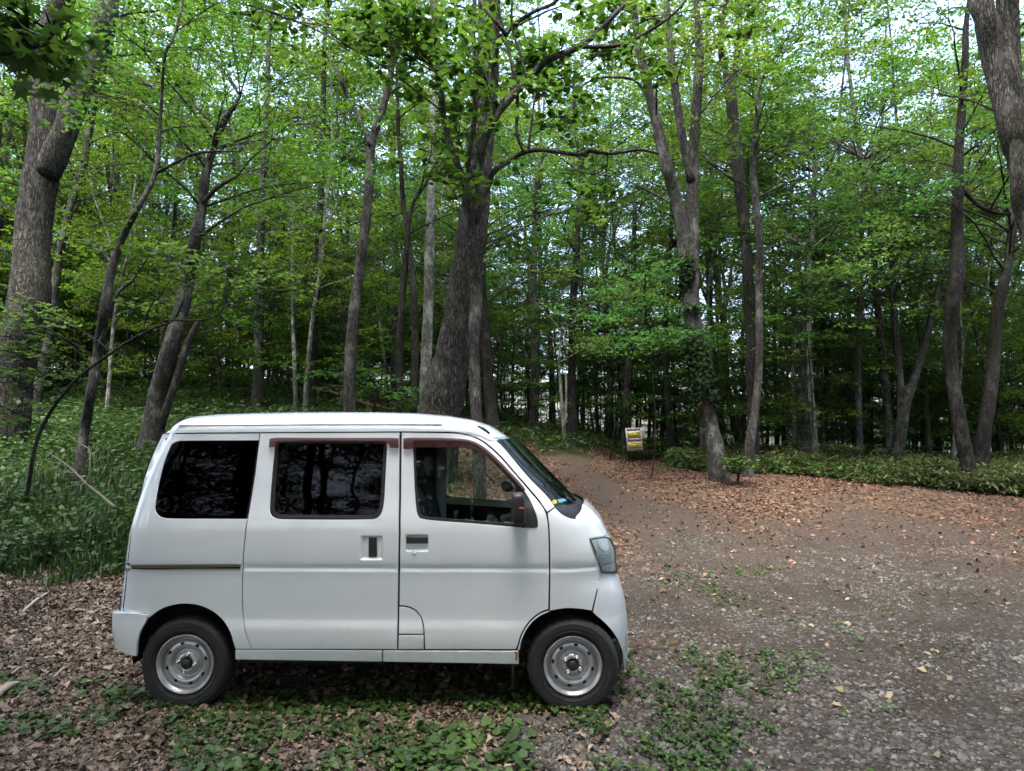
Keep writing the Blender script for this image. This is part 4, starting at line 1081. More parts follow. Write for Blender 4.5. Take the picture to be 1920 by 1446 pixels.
# paint: white, faint grime towards the sills
def paint_mat():
    m, nt, b, o = newmat('white_paint')
    P = coords(nt)
    n = N(nt, 'ShaderNodeTexNoise', Scale=3.0, Detail=8.0, Roughness=.7); nt.links.new(P, n.inputs['Vector'])
    n2 = N(nt, 'ShaderNodeTexNoise', Scale=70.0, Detail=3.0); nt.links.new(P, n2.inputs['Vector'])
    sx = nt.nodes.new('ShaderNodeSeparateXYZ'); nt.links.new(P, sx.inputs[0])
    mr = nt.nodes.new('ShaderNodeMapRange'); nt.links.new(sx.outputs[2], mr.inputs[0])
    mr.inputs[1].default_value = .75; mr.inputs[2].default_value = .2; mr.inputs[3].default_value = .0; mr.inputs[4].default_value = .55
    f = nt.nodes.new('ShaderNodeMath'); f.operation = 'MULTIPLY'; nt.links.new(mr.outputs[0], f.inputs[0])
    r = ramp(nt, [(.35, (.15, .15, .15)), (.7, (1, 1, 1))], n.outputs['Fac']); nt.links.new(r.outputs[0], f.inputs[1])
    c = mixc(nt, f.outputs[0], (.72, .785, .85), (.46, .43, .36))
    r2 = ramp(nt, [(.35, (.955, .955, .95)), (.6, (1, 1, 1))], n.outputs['Fac'])
    c = mixc(nt, 1.0, c, r2.outputs[0], 'MULTIPLY')
    n4 = N(nt, 'ShaderNodeTexNoise', Scale=55.0, Detail=4.0, Roughness=.8); nt.links.new(P, n4.inputs['Vector'])
    r4 = ramp(nt, [(.60, (0, 0, 0)), (.70, (1, 1, 1))], n4.outputs['Fac'])
    f4 = nt.nodes.new('ShaderNodeMath'); f4.operation = 'MULTIPLY'; nt.links.new(r4.outputs[0], f4.inputs[0]); nt.links.new(mr.outputs[0], f4.inputs[1])
    c = mixc(nt, f4.outputs[0], c, (.26, .22, .17))
    nt.links.new(c, b.inputs['Base Color'])
    rr = nt.nodes.new('ShaderNodeMapRange'); nt.links.new(n.outputs['Fac'], rr.inputs[0]); rr.inputs[3].default_value = .32; rr.inputs[4].default_value = .5
    nt.links.new(rr.outputs[0], b.inputs['Roughness'])
    b.inputs['Coat Weight'].default_value = 1.0; b.inputs['Coat Roughness'].default_value = .05
    bp = nt.nodes.new('ShaderNodeBump'); bp.inputs['Strength'].default_value = .02; bp.inputs['Distance'].default_value = .002
    nt.links.new(n2.outputs['Fac'], bp.inputs['Height']); nt.links.new(bp.outputs[0], b.inputs['Coat Normal'])
    return m
PAINT = paint_mat()
BLACK = simple('black_plastic', (.018, .019, .022), .45)
BLACKR = simple('black_rubber', (.014, .014, .015), .7)
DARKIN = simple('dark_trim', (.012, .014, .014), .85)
SHADE_IN = simple('inner_shell_shade', (.02, .02, .02), .8)
PALEIN = simple('inner_door_paint', (.62, .68, .66), .45)
def glass_mat(name, tint, refl_ior=1.5, rough=.0):
    m, nt, b, o = newmat(name); nt.nodes.remove(b)
    t = nt.nodes.new('ShaderNodeBsdfTransparent'); t.inputs[0].default_value = (*tint, 1)
    g = nt.nodes.new('ShaderNodeBsdfGlossy'); g.inputs['Roughness'].default_value = rough
    fr = nt.nodes.new('ShaderNodeFresnel'); fr.inputs[0].default_value = refl_ior
    ms = nt.nodes.new('ShaderNodeMixShader'); nt.links.new(fr.outputs[0], ms.inputs[0])
    nt.links.new(t.outputs[0], ms.inputs[1]); nt.links.new(g.outputs[0], ms.inputs[2]); nt.links.new(ms.outputs[0], o.inputs['Surface'])
    return m
G_PRIV = glass_mat('privacy_glass', (.012, .016, .016), 1.2, .02)
G_SIDE = glass_mat('side_glass', (.80, .88, .84), 1.5)
G_WIND = glass_mat('windscreen_glass', (.55, .66, .60), 1.55)
G_LENS = glass_mat('lamp_lens', (.95, .96, .96), 1.12, .08)
def visor_mat():
    m, nt, b, o = newmat('smoked_visor')
    b.inputs['Base Color'].default_value = (.075, .036, .034, 1); b.inputs['Roughness'].default_value = .12; b.inputs['Coat Weight'].default_value = .6
    t = nt.nodes.new('ShaderNodeBsdfTransparent'); t.inputs[0].default_value = (.42, .28, .27, 1)
    ms = nt.nodes.new('ShaderNodeMixShader'); ms.inputs[0].default_value = .45
    nt.links.new(t.outputs[0], ms.inputs[1]); nt.links.new(b.outputs[0], ms.inputs[2]); nt.links.new(ms.outputs[0], o.inputs['Surface'])
    return m
VIS = visor_mat()
STEEL = simple('silver_wheel_paint', (.44, .45, .48), .36, .7)
CHROME = simple('chrome', (.7, .7, .7), .15, 1)
RAILM = simple('rail_metal', (.30, .31, .29), .35, .8)

# ---- outlines in photo pixels ----
ARCH_R = [(255, 1231), (256.5, 1205), (262.5, 1184), (276, 1161), (300, 1142), (325, 1134), (346.5, 1131.5), (374, 1134.5), (400, 1146), (422, 1167), (433, 1187), (439, 1214), (440.5, 1238)]
ARCH_F = [(975, 1246), (976.6, 1205), (987, 1178), (1006, 1158), (1029, 1146), (1062, 1139.5), (1090, 1142), (1114, 1151), (1136, 1169), (1153, 1189), (1164, 1211), (1169.5, 1240), (1170.5, 1256)]
Q_WIN = [(485, 826), (345, 826.5), (332, 827.5), (322, 833), (316, 845), (306, 872), (296, 915), (291, 945), (290.5, 955), (294, 965), (303, 971), (315, 973), (462, 973.5), (464, 960), (477, 880)]
quarter = [(305, 814), (486, 812.5), (485, 826)] + Q_WIN[1:13] + [(463, 972), (459, 1000), (455, 1040), (453, 1090), (453, 1135), (456, 1168), (462, 1196), (469, 1212), (473, 1217), (441, 1217)] + ARCH_R[:-1][::-1][1:9] + [(278, 1157), (276, 1150), (232, 1147), (236, 1110), (241, 1060), (248, 1000), (263, 925), (281, 865)]
qp = panel('rear_side_panel', quarter, PAINT)
qg = panel('rear_side_window', [(484, 827)] + Q_WIN[1:12] + [(461.5, 972.5), (464, 958), (477, 878)], G_PRIV, qp, add=.006, gap=.0015, thick=0)
panel('window_seal', Q_WIN, BLACKR, qg, add=.016, gap=-.006, thick=0)
# sliding door
D_WIN = [(522, 826), (716, 826), (724, 829), (726, 838), (723, 890), (720, 945), (716, 962), (709, 971), (698, 975), (530, 974.5), (514, 972), (507, 965), (505, 954), (508, 915), (514, 850), (516, 830)]
SEAM_BD = 750
sliding = [(488, 812.5), (749, 811), (747.5, 1000), (745.5, 1135), (744.5, 1217.5), (474, 1217), (464, 1198), (457.5, 1168), (455, 1135), (455, 1090), (457, 1040), (461, 1000), (466, 965), (479, 885)]
hx = [solve(u, v, yoff) for u, v in ((675, 1050), (718, 1005))]
fx_ = [solve(u, v, yoff) for u, v in ((760, 1034), (804, 1003))]
def bowl(x, z, b, dep, r=.006):
    (x0, z0), (x1, z1) = b
    return dep * sstep(x0, x0 + r, x) * sstep(x1, x1 - r, x) * sstep(z0, z0 + r, z) * sstep(z1, z1 - r, z)
yslide = lambda x, z: yoff(x, z) + bowl(x, z, hx, .013, .010)
ydoor = lambda x, z: yoff(x, z) + bowl(x, z, fx_, .013, .008)
sd = panel('sliding_door', sliding, PAINT, yf=yslide, holes=[D_WIN], fine=[(hx[0][0] - .01, hx[0][1] - .01, hx[1][0] + .01, hx[1][1] + .01, .0045)])
sg = panel('door_window', [(524, 829), (714, 829), (721, 832), (722, 840), (719, 890), (716, 945), (712, 958), (706, 966), (697, 970), (532, 969), (518, 968), (512, 962), (510.5, 952), (513, 915), (518, 850), (519.5, 832)], G_PRIV, sd, add=.012, gap=0, thick=0)
panel('window_frame', D_WIN, BLACKR, sg, holes=[[(526, 832), (713, 832), (719, 834), (719, 842), (716, 890), (713, 945), (709, 957), (704, 963), (696, 966.5), (533, 965.5), (520, 964.5), (515.5, 959), (514.5, 950), (517, 915), (521, 850), (522.5, 835)]], add=.006, gap=.0005, thick=.008)
panel('window_rail', [(522, 968), (700, 970), (699, 974), (522, 972)], BLACK, sg, add=.0, gap=0, thick=.006, far=False)
panel('door_handle', [(691, 1008), (706, 1008), (706.5, 1045), (691, 1045)], BLACK, sd, add=.004, gap=0, thick=.02, bev=.004)
# front door
F_WIN = [(776, 826), (855, 826), (877, 828), (893, 834), (910, 846), (930, 864), (952, 886), (972, 909), (985, 923), (995, 940), (1004, 960), (1009, 978), (1008, 988), (1002, 990), (976, 989.5), (900, 983), (800, 975.5), (787, 972), (781, 963), (778, 930), (775, 860), (774, 832)]
fdoor = [(753, 811), (838, 812.5), (864, 814), (885, 819), (905, 828), (934, 853), (960, 883), (986, 913), (1011, 942), (1024, 961), (1028.5, 993), (1029.5, 1077), (1028, 1142), (1011, 1148), (990, 1166), (976, 1189), (971, 1208), (967, 1217.5), (797, 1217.5), (796, 1178), (791, 1157), (779, 1142), (763, 1136), (749, 1135), (751, 1000), (753, 830)]
fd = panel('front_door', fdoor, PAINT, yf=ydoor, holes=[F_WIN], fine=[(fx_[0][0] - .01, fx_[0][1] - .01, fx_[1][0] + .01, fx_[1][1] + .01, .0045)])
F_IN = [(780, 830), (853, 830), (874, 832), (889, 838), (906, 850), (926, 868), (948, 890), (968, 913), (981, 928), (990, 944), (998, 962), (1001, 980), (975, 982.5), (900, 977.5), (802, 970), (791, 967), (786, 960), (782.5, 928), (779.5, 860)]
fg = panel('door_window', F_IN, G_SIDE, fd, add=.012, gap=-.002, thick=0)
panel('window_frame', F_WIN, BLACKR, fg, holes=[F_IN], add=.005, gap=.0005, thick=.009)
panel('door_handle', [(762, 1007), (800, 1007), (802, 1010), (802, 1019.5), (762, 1019.5), (761.5, 1010)], BLACK, fd, add=-.004, gap=0, thick=.02, bev=.003)
lk = MB(); lx, lz = solve(777, 1038, yoff)
lk.lathe([(0, -.006), (.006, -.006), (.007, -.003), (.010, -.004), (.011, 0), (.011, .01)], 20, (lx, 0, lz)); lk.build('door_lock', CHROME, fd[0])
for s in (0,):
    panel('door_visor', [(756, 822), (770, 820.5), (830, 821), (868, 822.5), (888, 827), (908, 838), (935, 862), (960, 889), (978, 908), (986, 919), (981, 921), (962, 901), (938, 876), (915, 857), (895, 845), (878, 841), (856, 839.5), (800, 839.5), (780, 840), (770, 842.5), (756, 842)], VIS, fd, add=-.022, gap=0, thick=.016, bev=.003)
    panel('door_visor', [(505, 823), (515, 820.5), (560, 821), (700, 821), (736, 821), (747, 822), (747, 840), (732, 840), (728, 832), (700, 830), (535, 830), (524, 831), (518, 838), (504, 839)], VIS, sd, add=-.022, gap=0, thick=.016, bev=.003)
# fuel lid and lower corner
panel('fuel_lid', [(748.5, 1138), (763, 1139), (778, 1145), (789, 1158), (793.5, 1178), (794, 1189), (747.5, 1189)], PAINT)
panel('lower_corner_panel', [(747.5, 1191.5), (794, 1191.5), (794.5, 1217.5), (747, 1217.5)], PAINT)
# fender
fender = [(1027, 963), (1040.5, 952.5), (1050, 962), (1060, 969), (1075, 974.5), (1090, 972), (1099, 965), (1102, 958), (1112, 962), (1124, 974), (1134, 990), (1138, 1003), (1120, 1006), (1103.5, 1009), (1108, 1024), (1114, 1042), (1121, 1062), (1125.5, 1078), (1118, 1110), (1109.5, 1145)] + ARCH_F[4:7][::-1][:2] + [(1031, 1145), (1032, 1077), (1031, 993)]
fender = fender[:20] + [(1092, 1142), (1062, 1139.5), (1031, 1145.5), (1032, 1077), (1031, 993)]
fe = panel('front_fender', fender, PAINT)
# side frame: A pillar and the strip round the door
pillar = [(842, 811.5), (868, 811), (890, 815.5), (915, 822), (934, 827), (963, 862), (989, 894), (1025, 929), (1040, 950), (1026, 960), (1013, 940), (988, 911), (962, 881), (936, 851), (907, 826.5), (886, 817), (864, 812.5)]
panel('windscreen_pillar', pillar, PAINT, gap=.001)
panel('wheel_arch_lip', [(1030, 1146), (1012, 1151), (992, 1169), (978.5, 1190), (973.5, 1209), (970, 1219), (974.5, 1219), (976.6, 1203), (987.5, 1178), (1006.5, 1158), (1028, 1148)], PAINT, gap=.0002, lip=0)
# front bumper corner
bumper = [(1127.5, 1078), (1145, 1077), (1158, 1077), (1168, 1106), (1173.5, 1134), (1176.5, 1180), (1178, 1216), (1176.5, 1233), (1172, 1256), (1170.5, 1256)] + ARCH_F[::-1][1:6] + [(1112, 1148), (1120, 1112)]
bp_ = panel('front_bumper', bumper, PAINT, yf=nose_y)
# sills
sill1 = [(441, 1219), (716, 1220.5), (716, 1241), (441, 1237)]
panel('side_sill', sill1, PAINT, add=-.002, gap=.001, thick=.03)
panel('side_sill', [(718, 1220.5), (972, 1221), (973, 1245.5), (718, 1241)], PAINT, add=-.002, gap=.001, thick=.03)
# slide rail
panel('slide_rail', [(236, 1056), (451, 1057.5), (451, 1062), (236, 1061)], RAILM, qp, add=-.003, gap=0, thick=.01)
panel('rail_slot', [(236, 1061), (451, 1062), (451, 1067), (236, 1066.5)], simple('rail_painted_shadow', (.03, .028, .02), .4, .5), qp, add=-.0015, gap=0, thick=.0)  # flat strip; the slot's shadow is put into its dark colour
panel('slide_rail', [(236, 1066.5), (451, 1067), (451, 1070), (236, 1070)], RAILM, qp, add=-.004, gap=0, thick=.01)
panel('rail_end_cap', [(233.5, 1055.5), (242, 1055.5), (242, 1070.5), (232.5, 1070.5)], BLACK, qp, add=-.006, gap=0, thick=.014)
# rear bumper, wraps the corner
rb = [(210, 1148), (222, 1146.5), (276, 1152)] + ARCH_R[:3][::-1] + [(255, 1231), (240, 1228), (224, 1222), (214, 1206), (209.5, 1180)]
rb = [(210.5, 1148), (240, 1148.5), (276.5, 1153), (275, 1163), (262, 1184), (256.5, 1205), (255, 1231), (240, 1228), (224, 1221), (214.5, 1206), (210.5, 1180)]
rbp = panel('rear_bumper', rb, PAINT, yf=bump_y, thick=.02)

# ---- full width pieces ----
def loft(name, rows, mat, parent=van, smooth=True, flip=False):
    """rows: list of (n,3) equal length arrays"""
    A = np.array(rows); m, n, _ = A.shape
    i = np.arange(m - 1)[:, None] * n + np.arange(n - 1)[None]
    Q = np.stack([i, i + 1, i + n + 1, i + n], -1).reshape(-1, 4)
    if flip: Q = Q[:, ::-1]
    return link(name, mesh_np(name, A.reshape(-1, 3), [Q], mat, smooth), parent)
def front_row(z, prf, q0, ins=.003, bulge=.03, nx=14, top=0, qz=None):
    X = float(np.interp(z, *prf)); pts = []
    qs = np.linspace(0, 1, nx); qs = q0 + (.9995 - q0) * (1 - (1 - qs) ** 2)
    L = [(X - .45 * (1 - q) - ins, float(prof(z)) + float(drop(q, .34)) + ins) for q in qs]
    y1 = L[-1][1]; mid = np.linspace(0, 1, 22)[1:-1]
    for x, y in L: pts.append((x + bulge * 0, y, z))
    for t in mid: pts.append((X - ins + bulge * math.sin(t * math.pi), y1 + (VW - 2 * y1) * t, z))
    for x, y in L[::-1]: pts.append((x, VW - y, z))
    return np.array(pts)
zt = solve(1098, 949, nose_y)[1]; zb = solve(1172, 1256, nose_y)[1]; zh = solve(1159, 1077, nose_y)[1]
q0z = lambda z: float(np.interp(z, [.1, .62, .72, 1.16, 1.18, 1.24, 1.26], [.985, .985, .62, .62, .68, .985, .99]))
loft('nose_panel', [front_row(z, NOSE, q0z(z), .004) for z in np.r_[np.linspace(zb, zh, 16), np.linspace(zh + .005, zt + .01, 26)]], PAINT)
def face_strip(name, z0, z1, ya, yb, mat, pr=.006):
    m = MB(); ys = np.linspace(ya, yb, 12); A3 = []
    for z in np.linspace(z0, z1, 4):
        fr = front_row(z, NOSE, .985, -.001 - pr); o_ = np.argsort(fr[:, 1]); 
        A3.append([(float(np.interp(y, fr[o_, 1], fr[o_, 0])), y, z) for y in ys])
    return loft(name, A3, mat)
face_strip('grille', .70, .765, .50, VW - .50, BLACK); face_strip('air_intake', .30, .44, .42, VW - .42, BLACK)
# cowl and windscreen
zg0 = vhit(1100, 968, .24)[1]; zg1 = vhit(955, 819, .24)[1]
loft('windscreen', [front_row(z, GLAS, .655, .004, .05) for z in np.linspace(zg0, zg1, 26)], G_WIND)
panel('windscreen_seal', [(932, 826), (963, 862), (989, 894), (1025, 929), (1040, 950), (1058, 967), (1075, 974), (1077, 971), (1060, 963), (1044, 948), (1029, 927), (993, 892), (967, 860), (939, 826)], BLACKR, yf=glass_y, add=.001, gap=0, thick=0)
zc0 = 1.165
loft('cowl', [front_row(z, (NOSE[0], NOSE[1] - .03), .60, .012, .03) for z in np.linspace(zc0, zt + .012, 8)] + [np.array([[q[0] - .10, q[1] * .9 + VW / 2 * .1, q[2] + .01] for q in front_row(zt + .012, (NOSE[0], NOSE[1] - .03), .60, .012, .03)])], BLACK)
wp = MB(); 
def yl(u, v, add, yf=glass_y):
    x, z = solve(u, v, yf, add); return np.array([x, float(yf(x, z)) + add, z])
wp.tube([yl(1092, 964, -.01), yl(1084, 950, -.02), yl(1068, 938, -.02), np.array(yl(1050, 922, 0)) + [.01, .35, 0]], .007, 6)
wp.tube([yl(1088, 955, -.03), yl(1079, 944, -.03), yl(1062, 934, -.02)], .005, 6)
wp.build('wiper', BLACK, van)
# wiring of light stickers on the screen
panel('sticker', [(1044, 936), (1058, 934), (1063, 939), (1048, 943)], simple('blue_sticker', (.10, .32, .45), .5), yf=glass_y, add=-.001, gap=0, thick=0, far=False)
panel('sticker', [(1036, 938), (1040, 936), (1045, 939), (1044, 944), (1039, 946), (1035, 943)], simple('yellow_sticker', (.55, .45, .04), .5), yf=glass_y, add=-.0015, gap=0, thick=0, far=False)
panel('sticker', [(1053, 950), (1058, 947), (1064, 954), (1059, 958)], simple('pale_green_sticker', (.35, .5, .42), .5), yf=glass_y, add=-.001, gap=0, thick=0, far=False)

# roof
RP = np.array([(298, 812, 0), (303, 800, 0), (312, 790, 0), (330, 782, 0), (360, 778.5, 0), (420, 775.5, 0), (500, 773, 0), (600, 771.5, 0), (700, 772, 0), (780, 774, 0), (840, 779, 0), (885, 787, 0), (915, 797, 0), (940, 812, 0), (950, 819, 0), (957, 822, 0)])
rp = np.array([[vhit(u, v, .12 + .38 * float(sstep(298, 420, u)) * float(1 - .6 * sstep(800, 957, u)))[0], vhit(u, v, .50)[1] if 310 < u < 930 else vhit(u, v, .25)[1]] for u, v, _ in RP]); 
gut = np.array([solve(u, v, yoff) for u, v in ((296, 812.5), (400, 811), (560, 810), (750, 809), (850, 809.5), (880, 813), (905, 819), (934, 826))])
def zgut(x): return np.interp(x, gut[:, 0], gut[:, 1])
xs0, xs1 = gut[0, 0], rp[-1, 0]
rows = []
NX = 90
sv = np.linspace(0, 1, NX); sv = .5 - .5 * np.cos(sv * math.pi)
for t in sv:
    x = rp[0, 0] + (xs1 - rp[0, 0]) * t
    zc = float(np.interp(x, rp[:, 0], rp[:, 1])); zg = float(zgut(x)); zg = min(zg, zc - .002)
    fr = sstep(xs1 - .22, xs1, x)            # header follows the curved screen
    row = []
    for s in np.r_[-1, -.998, -.99, -.97, np.linspace(-.94, .94, 31), .97, .99, .998, 1]:
        a = abs(s); hw = VW / 2 - float(prof(zg)) + .004
        prf_ = (1 - a ** 3.2) ** (1 / 2.1) if a < 1 else 0
        z = zg + (zc - zg) * prf_
        # side band step
        y = hw * s
        xx = x
        xx = x - fr * .085 * a ** 4
        hw = VW / 2 - float(yoff(max(xx, gut[0, 0] + .03), zg)) + .004
        y = hw * s
        row.append((xx, VW / 2 + y, z))
    rows.append(row)
A = np.array(rows)
# ridge line pressed into the side of the roof
loft('roof', A, PAINT, flip=False)
panel('gutter', [(300, 810.5), (560, 808), (750, 807), (850, 807.5), (882, 811), (908, 818), (936, 826), (934, 829), (905, 822), (880, 816), (850, 812), (750, 811), (560, 812), (299, 814)], DARKIN, add=.004, gap=0, thick=0)
panel('roof_ridge', [(330, 797), (420, 795.5), (600, 794), (780, 794), (830, 795.5), (780, 796.5), (600, 797), (420, 798.5)], PAINT, yf=lambda x, z: np.full(np.shape(x), .112), add=.010, gap=0, thick=.02, bev=.004)
an = MB(); a0 = yl(895, 800, -.0, yoff); a1 = yl(918, 814, 0, yoff)
an.tube([a0 + [0, .03, .004], (a0 + a1) / 2 + [0, .012, .008], a1 + [0, .0, .004]], [.006, .011, .006], 8)
an.build('aerial_base', BLACK, van)
# rear face
def rear_row(z, prf, ins, y_add=0, fx=0):
    X = float(np.interp(z, *prf)); p = float(prof(z)); P = []
    for q in np.linspace(.55, .999, 8): P.append((X + .16 * (1 - q) + ins - fx, p + float(drop(q, .09, 2.2)) + ins, z))
    y1 = P[-1][1]
    for t in np.linspace(0, 1, 12)[1:-1]: P.append((X + ins - fx - .02 * math.sin(t * math.pi), y1 + (VW - 2 * y1) * t, z))
    return np.array(P + [(a, VW - b, c) for a, b, c in P[:8][::-1]])
loft('tailgate', [rear_row(z, TAIL, .0012, 0, .004) for z in np.linspace(solve(224, 1146, yoff)[1], solve(301, 812, yoff)[1], 26)], PAINT, flip=True)
def rear_bumper_row(z):
    X = float(np.interp(z, *BUMP)); P = []
    for q in np.linspace(.3, .999, 8): P.append((X + .16 * (1 - q) + .002, float(prof(z)) * .5 - .010 + float(drop(q, .09, 2.2)), z))
    y1 = P[-1][1]
    for t in np.linspace(0, 1, 8)[1:-1]: P.append((X, y1 + (VW - 2 * y1) * t, z))
    return np.array(P + [(a, VW - b, c) for a, b, c in P[:8][::-1]])
_zb = [solve(212, v, bump_y)[1] for v in (1212, 1200, 1180, 1160, 1149)]
rrow = [rear_bumper_row(z) for z in _zb]
top = rrow[-1].copy(); top[:, 0] += .09; top[:, 2] -= .001
loft('rear_bumper', rrow + [top], PAINT, flip=True)

# inner shell: closes the gaps behind the panels (their shade put into its dark colour), door trims inside
def offs(k): return lambda x, z: yoff(x, z) + k
shell = [(306, 815), (750, 813), (865, 816), (905, 830), (936, 856), (988, 916), (1026, 964), (1042, 954), (1060, 972), (1090, 974), (1112, 985), (1118, 1010), (1130, 1070), (1138, 1110), (1142, 1150)] + ARCH_F[::-1][4:] + [(970, 1240), (445, 1232)] + ARCH_R[::-1][1:] + [(244, 1215), (222, 1200), (226, 1146), (240, 1060), (268, 925)]
panel('rear_seam', [(303, 815), (281, 865), (263, 925), (248, 1000), (241, 1060), (236, 1110), (231.5, 1147), (229, 1147), (233.5, 1110), (239, 1060), (246, 1000), (261, 925), (279, 865), (300.5, 815)], BLACKR, add=-.0008, gap=0, thick=0)
panel('rear_corner_trim', [(224.5, 1118), (229, 1118), (227, 1146), (222, 1146)], simple('dark_lamp', (.02, .03, .07), .3), add=-.0008, gap=0, thick=0)
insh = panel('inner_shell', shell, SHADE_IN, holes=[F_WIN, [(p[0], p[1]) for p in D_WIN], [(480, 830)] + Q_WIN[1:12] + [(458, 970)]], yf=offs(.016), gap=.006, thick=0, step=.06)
trim = [(770, 985), (900, 992), (1010, 1000), (1020, 1060), (1016, 1120), (980, 1170), (960, 1210), (756, 1210)]
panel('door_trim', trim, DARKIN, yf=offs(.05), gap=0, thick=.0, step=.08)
panel('door_top_trim', [(770, 968), (900, 977), (1006, 985), (1010, 1000), (900, 992), (770, 984)], PALEIN, yf=offs(.035), gap=0, thick=.02, step=.08)
# inner pillar behind the front door glass (far side seen through the near window)
b = MB()
def lx_(u, v=900): return solve(u, v, yoff)[0]
xb0 = lx_(752); 
b.box((lx_(776) + .02, VW - .15, 1.31), (.045, .02, .36))
b.build('inner_pillar', PALEIN, van, smooth=False)
# floor, wheel wells, underbody
xr, zr_ = vhit(345, 1243, .02); xw, zw = vhit(1074.5, 1246, .02)
RT = .283
ub = MB()
ub.box(((xr + xw) / 2, VW / 2, .34), ((xw - xr) / 2 - .33, VW / 2 - .06, .06))
ub.box((xr, VW / 2, .55), (.36, VW / 2 - .30, .20)); ub.box((xw - .08, VW / 2, .50), (.26, VW / 2 - .38, .16))
ub.box((xr - .30, VW / 2, .40), (.10, VW / 2 - .2, .06)); ub.box(((xr + xw) / 2, .45, .24), (.75, .04, .04)); ub.box(((xr + xw) / 2 + .2, .95, .24), (.6, .12, .05))
ub.tube([(xr, .12, .27), (xr, VW - .12, .27)], .04, 10); ub.tube([(xw, .12, .24), (xw, VW - .12, .24)], .025, 10)
ub.box((-.9, VW / 2, .405), (1.55, VW / 2 - .08, .008))
ub.build('underbody', DARKIN, van, smooth=False)
for x0 in (xr, xw):
    for sg_ in (0, 1):
        th = np.linspace(-.12, math.pi + .12, 26); A2 = []
        for yy in (0, .36):
            row = []
            for t in th:
                xx, zz = x0 + math.cos(t) * .342, zr_ + .02 + math.sin(t) * .345
                y_ = max(yy, float(nose_y(xx, zz)) + .03, .035)
                row.append((xx, y_ if not sg_ else VW - y_, zz))
            A2.append(row)
        loft('wheel_well', A2, DARKIN, smooth=True)
fl = MB(); fl.box((xw - .37, .12, .25), (.008, .08, .12)); fl.box((xw - .37, VW - .12, .25), (.008, .08, .12)); fl.build('mud_flap', BLACKR, van, smooth=False)
fl = MB(); fl.box((xw - .02, VW / 2, .30), (.0, 0, 0)) if False else None

# wheels
def tyre_mesh():
    w = MB(); W = .145; n = 96
    prf = [(.182, .012), (.187, .004), (.200, -.004), (.222, -.010), (.245, -.010), (.262, -.004), (.273, .006), (.2795, .016), (.283, .030), (.284, .05), (.284, W - .05), (.283, W - .03), (.2795, W - .016), (.262, W + .004), (.225, W + .010), (.19, W)]
    prf = np.array(prf); m = len(prf); th = np.arange(n) / n * 2 * math.pi
    R = np.repeat(prf[:, 0:1], n, 1); Y = np.repeat(prf[:, 1:2], n, 1)
    blk = (np.arange(n) // 1 % 3 == 0)
    for k in (7, 8, 11, 12): R[k, blk] -= .007
    for k in (6,): R[k, blk] -= .004; Y[k, blk] += .003
    for k in (4,): Y[k] -= .0015
    V = np.stack([R * np.cos(th), Y, R * np.sin(th)], -1).reshape(-1, 3)
    i = np.arange(m - 1)[:, None] * n; j = np.arange(n)[None]; jn = (j + 1) % n
    w.add(V, [np.stack([i + j, i + n + j, i + n + jn, i + jn], -1).reshape(-1, 4)])
    # raised sidewall rings
    w.lathe([(.206, -.0075), (.208, -.0105), (.211, -.0105), (.213, -.0085)], 96)
    w.lathe([(.250, -.0095), (.252, -.0125), (.255, -.011), (.257, -.007)], 96)
    m_, nt, b_, o_ = newmat('tyre_rubber')
    nz = N(nt, 'ShaderNodeTexNoise', Scale=9.0, Detail=5.0); nt.links.new(coords(nt), nz.inputs['Vector'])
    r = ramp(nt, [(.4, (.009, .010, .012)), (.75, (.022, .021, .020))], nz.outputs['Fac']); nt.links.new(r.outputs[0], b_.inputs['Base Color']); b_.inputs['Roughness'].default_value = .75
    return w.mesh('tyre', m_)
def rim_mesh():
    w = MB()
    w.lathe([(.179, .012), (.181, .002), (.178, -.003), (.172, -.001), (.168, .006), (.160, .010), (.156, .018), (.155, .034), (.151, .044), (.144, .046), (.138, .036), (.130, .026), (.118, .022), (.106, .023), (.097, .030), (.089, .043), (.080, .048), (.072, .044), (.066, .032), (.060, .025), (.050, .022), (.040, .022), (.036, .026), (.033, .040)], 64)
    return w.mesh('rim', STEEL)
TY, RI = tyre_mesh(), rim_mesh()
def holes_mesh():
    w = MB(); w.lathe([(.1145, .0224), (.1235, .0226), (.1325, .0270)], 64)
    for k in range(8):
        a = k * math.pi / 4 + .36; c = np.array([math.cos(a) * .1235, 0, math.sin(a) * .1235]); t = np.array([-math.sin(a), 0, math.cos(a)]); r = np.array([math.cos(a), 0, math.sin(a)])
        th = np.arange(14) / 14 * 2 * math.pi
        ring = lambda s, y: c + np.outer(np.cos(th) * .0135 * s, t) + np.outer(np.sin(th) * .0088 * s, r) + [0, y, 0]
        V = np.vstack([ring(1.0, .0212), c + [0, .0212, 0]])
        i = np.arange(14); w.add(V, [np.stack([i, (i + 1) % 14, np.full(14, 14)], -1)], 1)  # flat dark discs paint the shade inside the vent holes
    return w.mesh('painted_vent_ring', mats=[STEEL, simple('vent_hole_shade', (.004, .004, .004), .9)])
def nuts_mesh():
    w = MB()
    for k in range(4):
        a = k * math.pi / 2 + .75; c = (math.cos(a) * .052, 0, math.sin(a) * .052)
        w.lathe([(0, .001), (.006, .001), (.009, .005), (.0095, .024)], 8, c)
        w.lathe([(.0095, .018), (.014, .018), (.016, .024)], 14, c)
    return w.mesh('lug_nut', CHROME)
def cap_mesh():
    w = MB(); w.lathe([(0, -.002), (.022, -.002), (.028, .002), (.030, .010), (.031, .03)], 24); return w.mesh('hub_cap', BLACK)
HO, NU, CA = holes_mesh(), nuts_mesh(), cap_mesh()
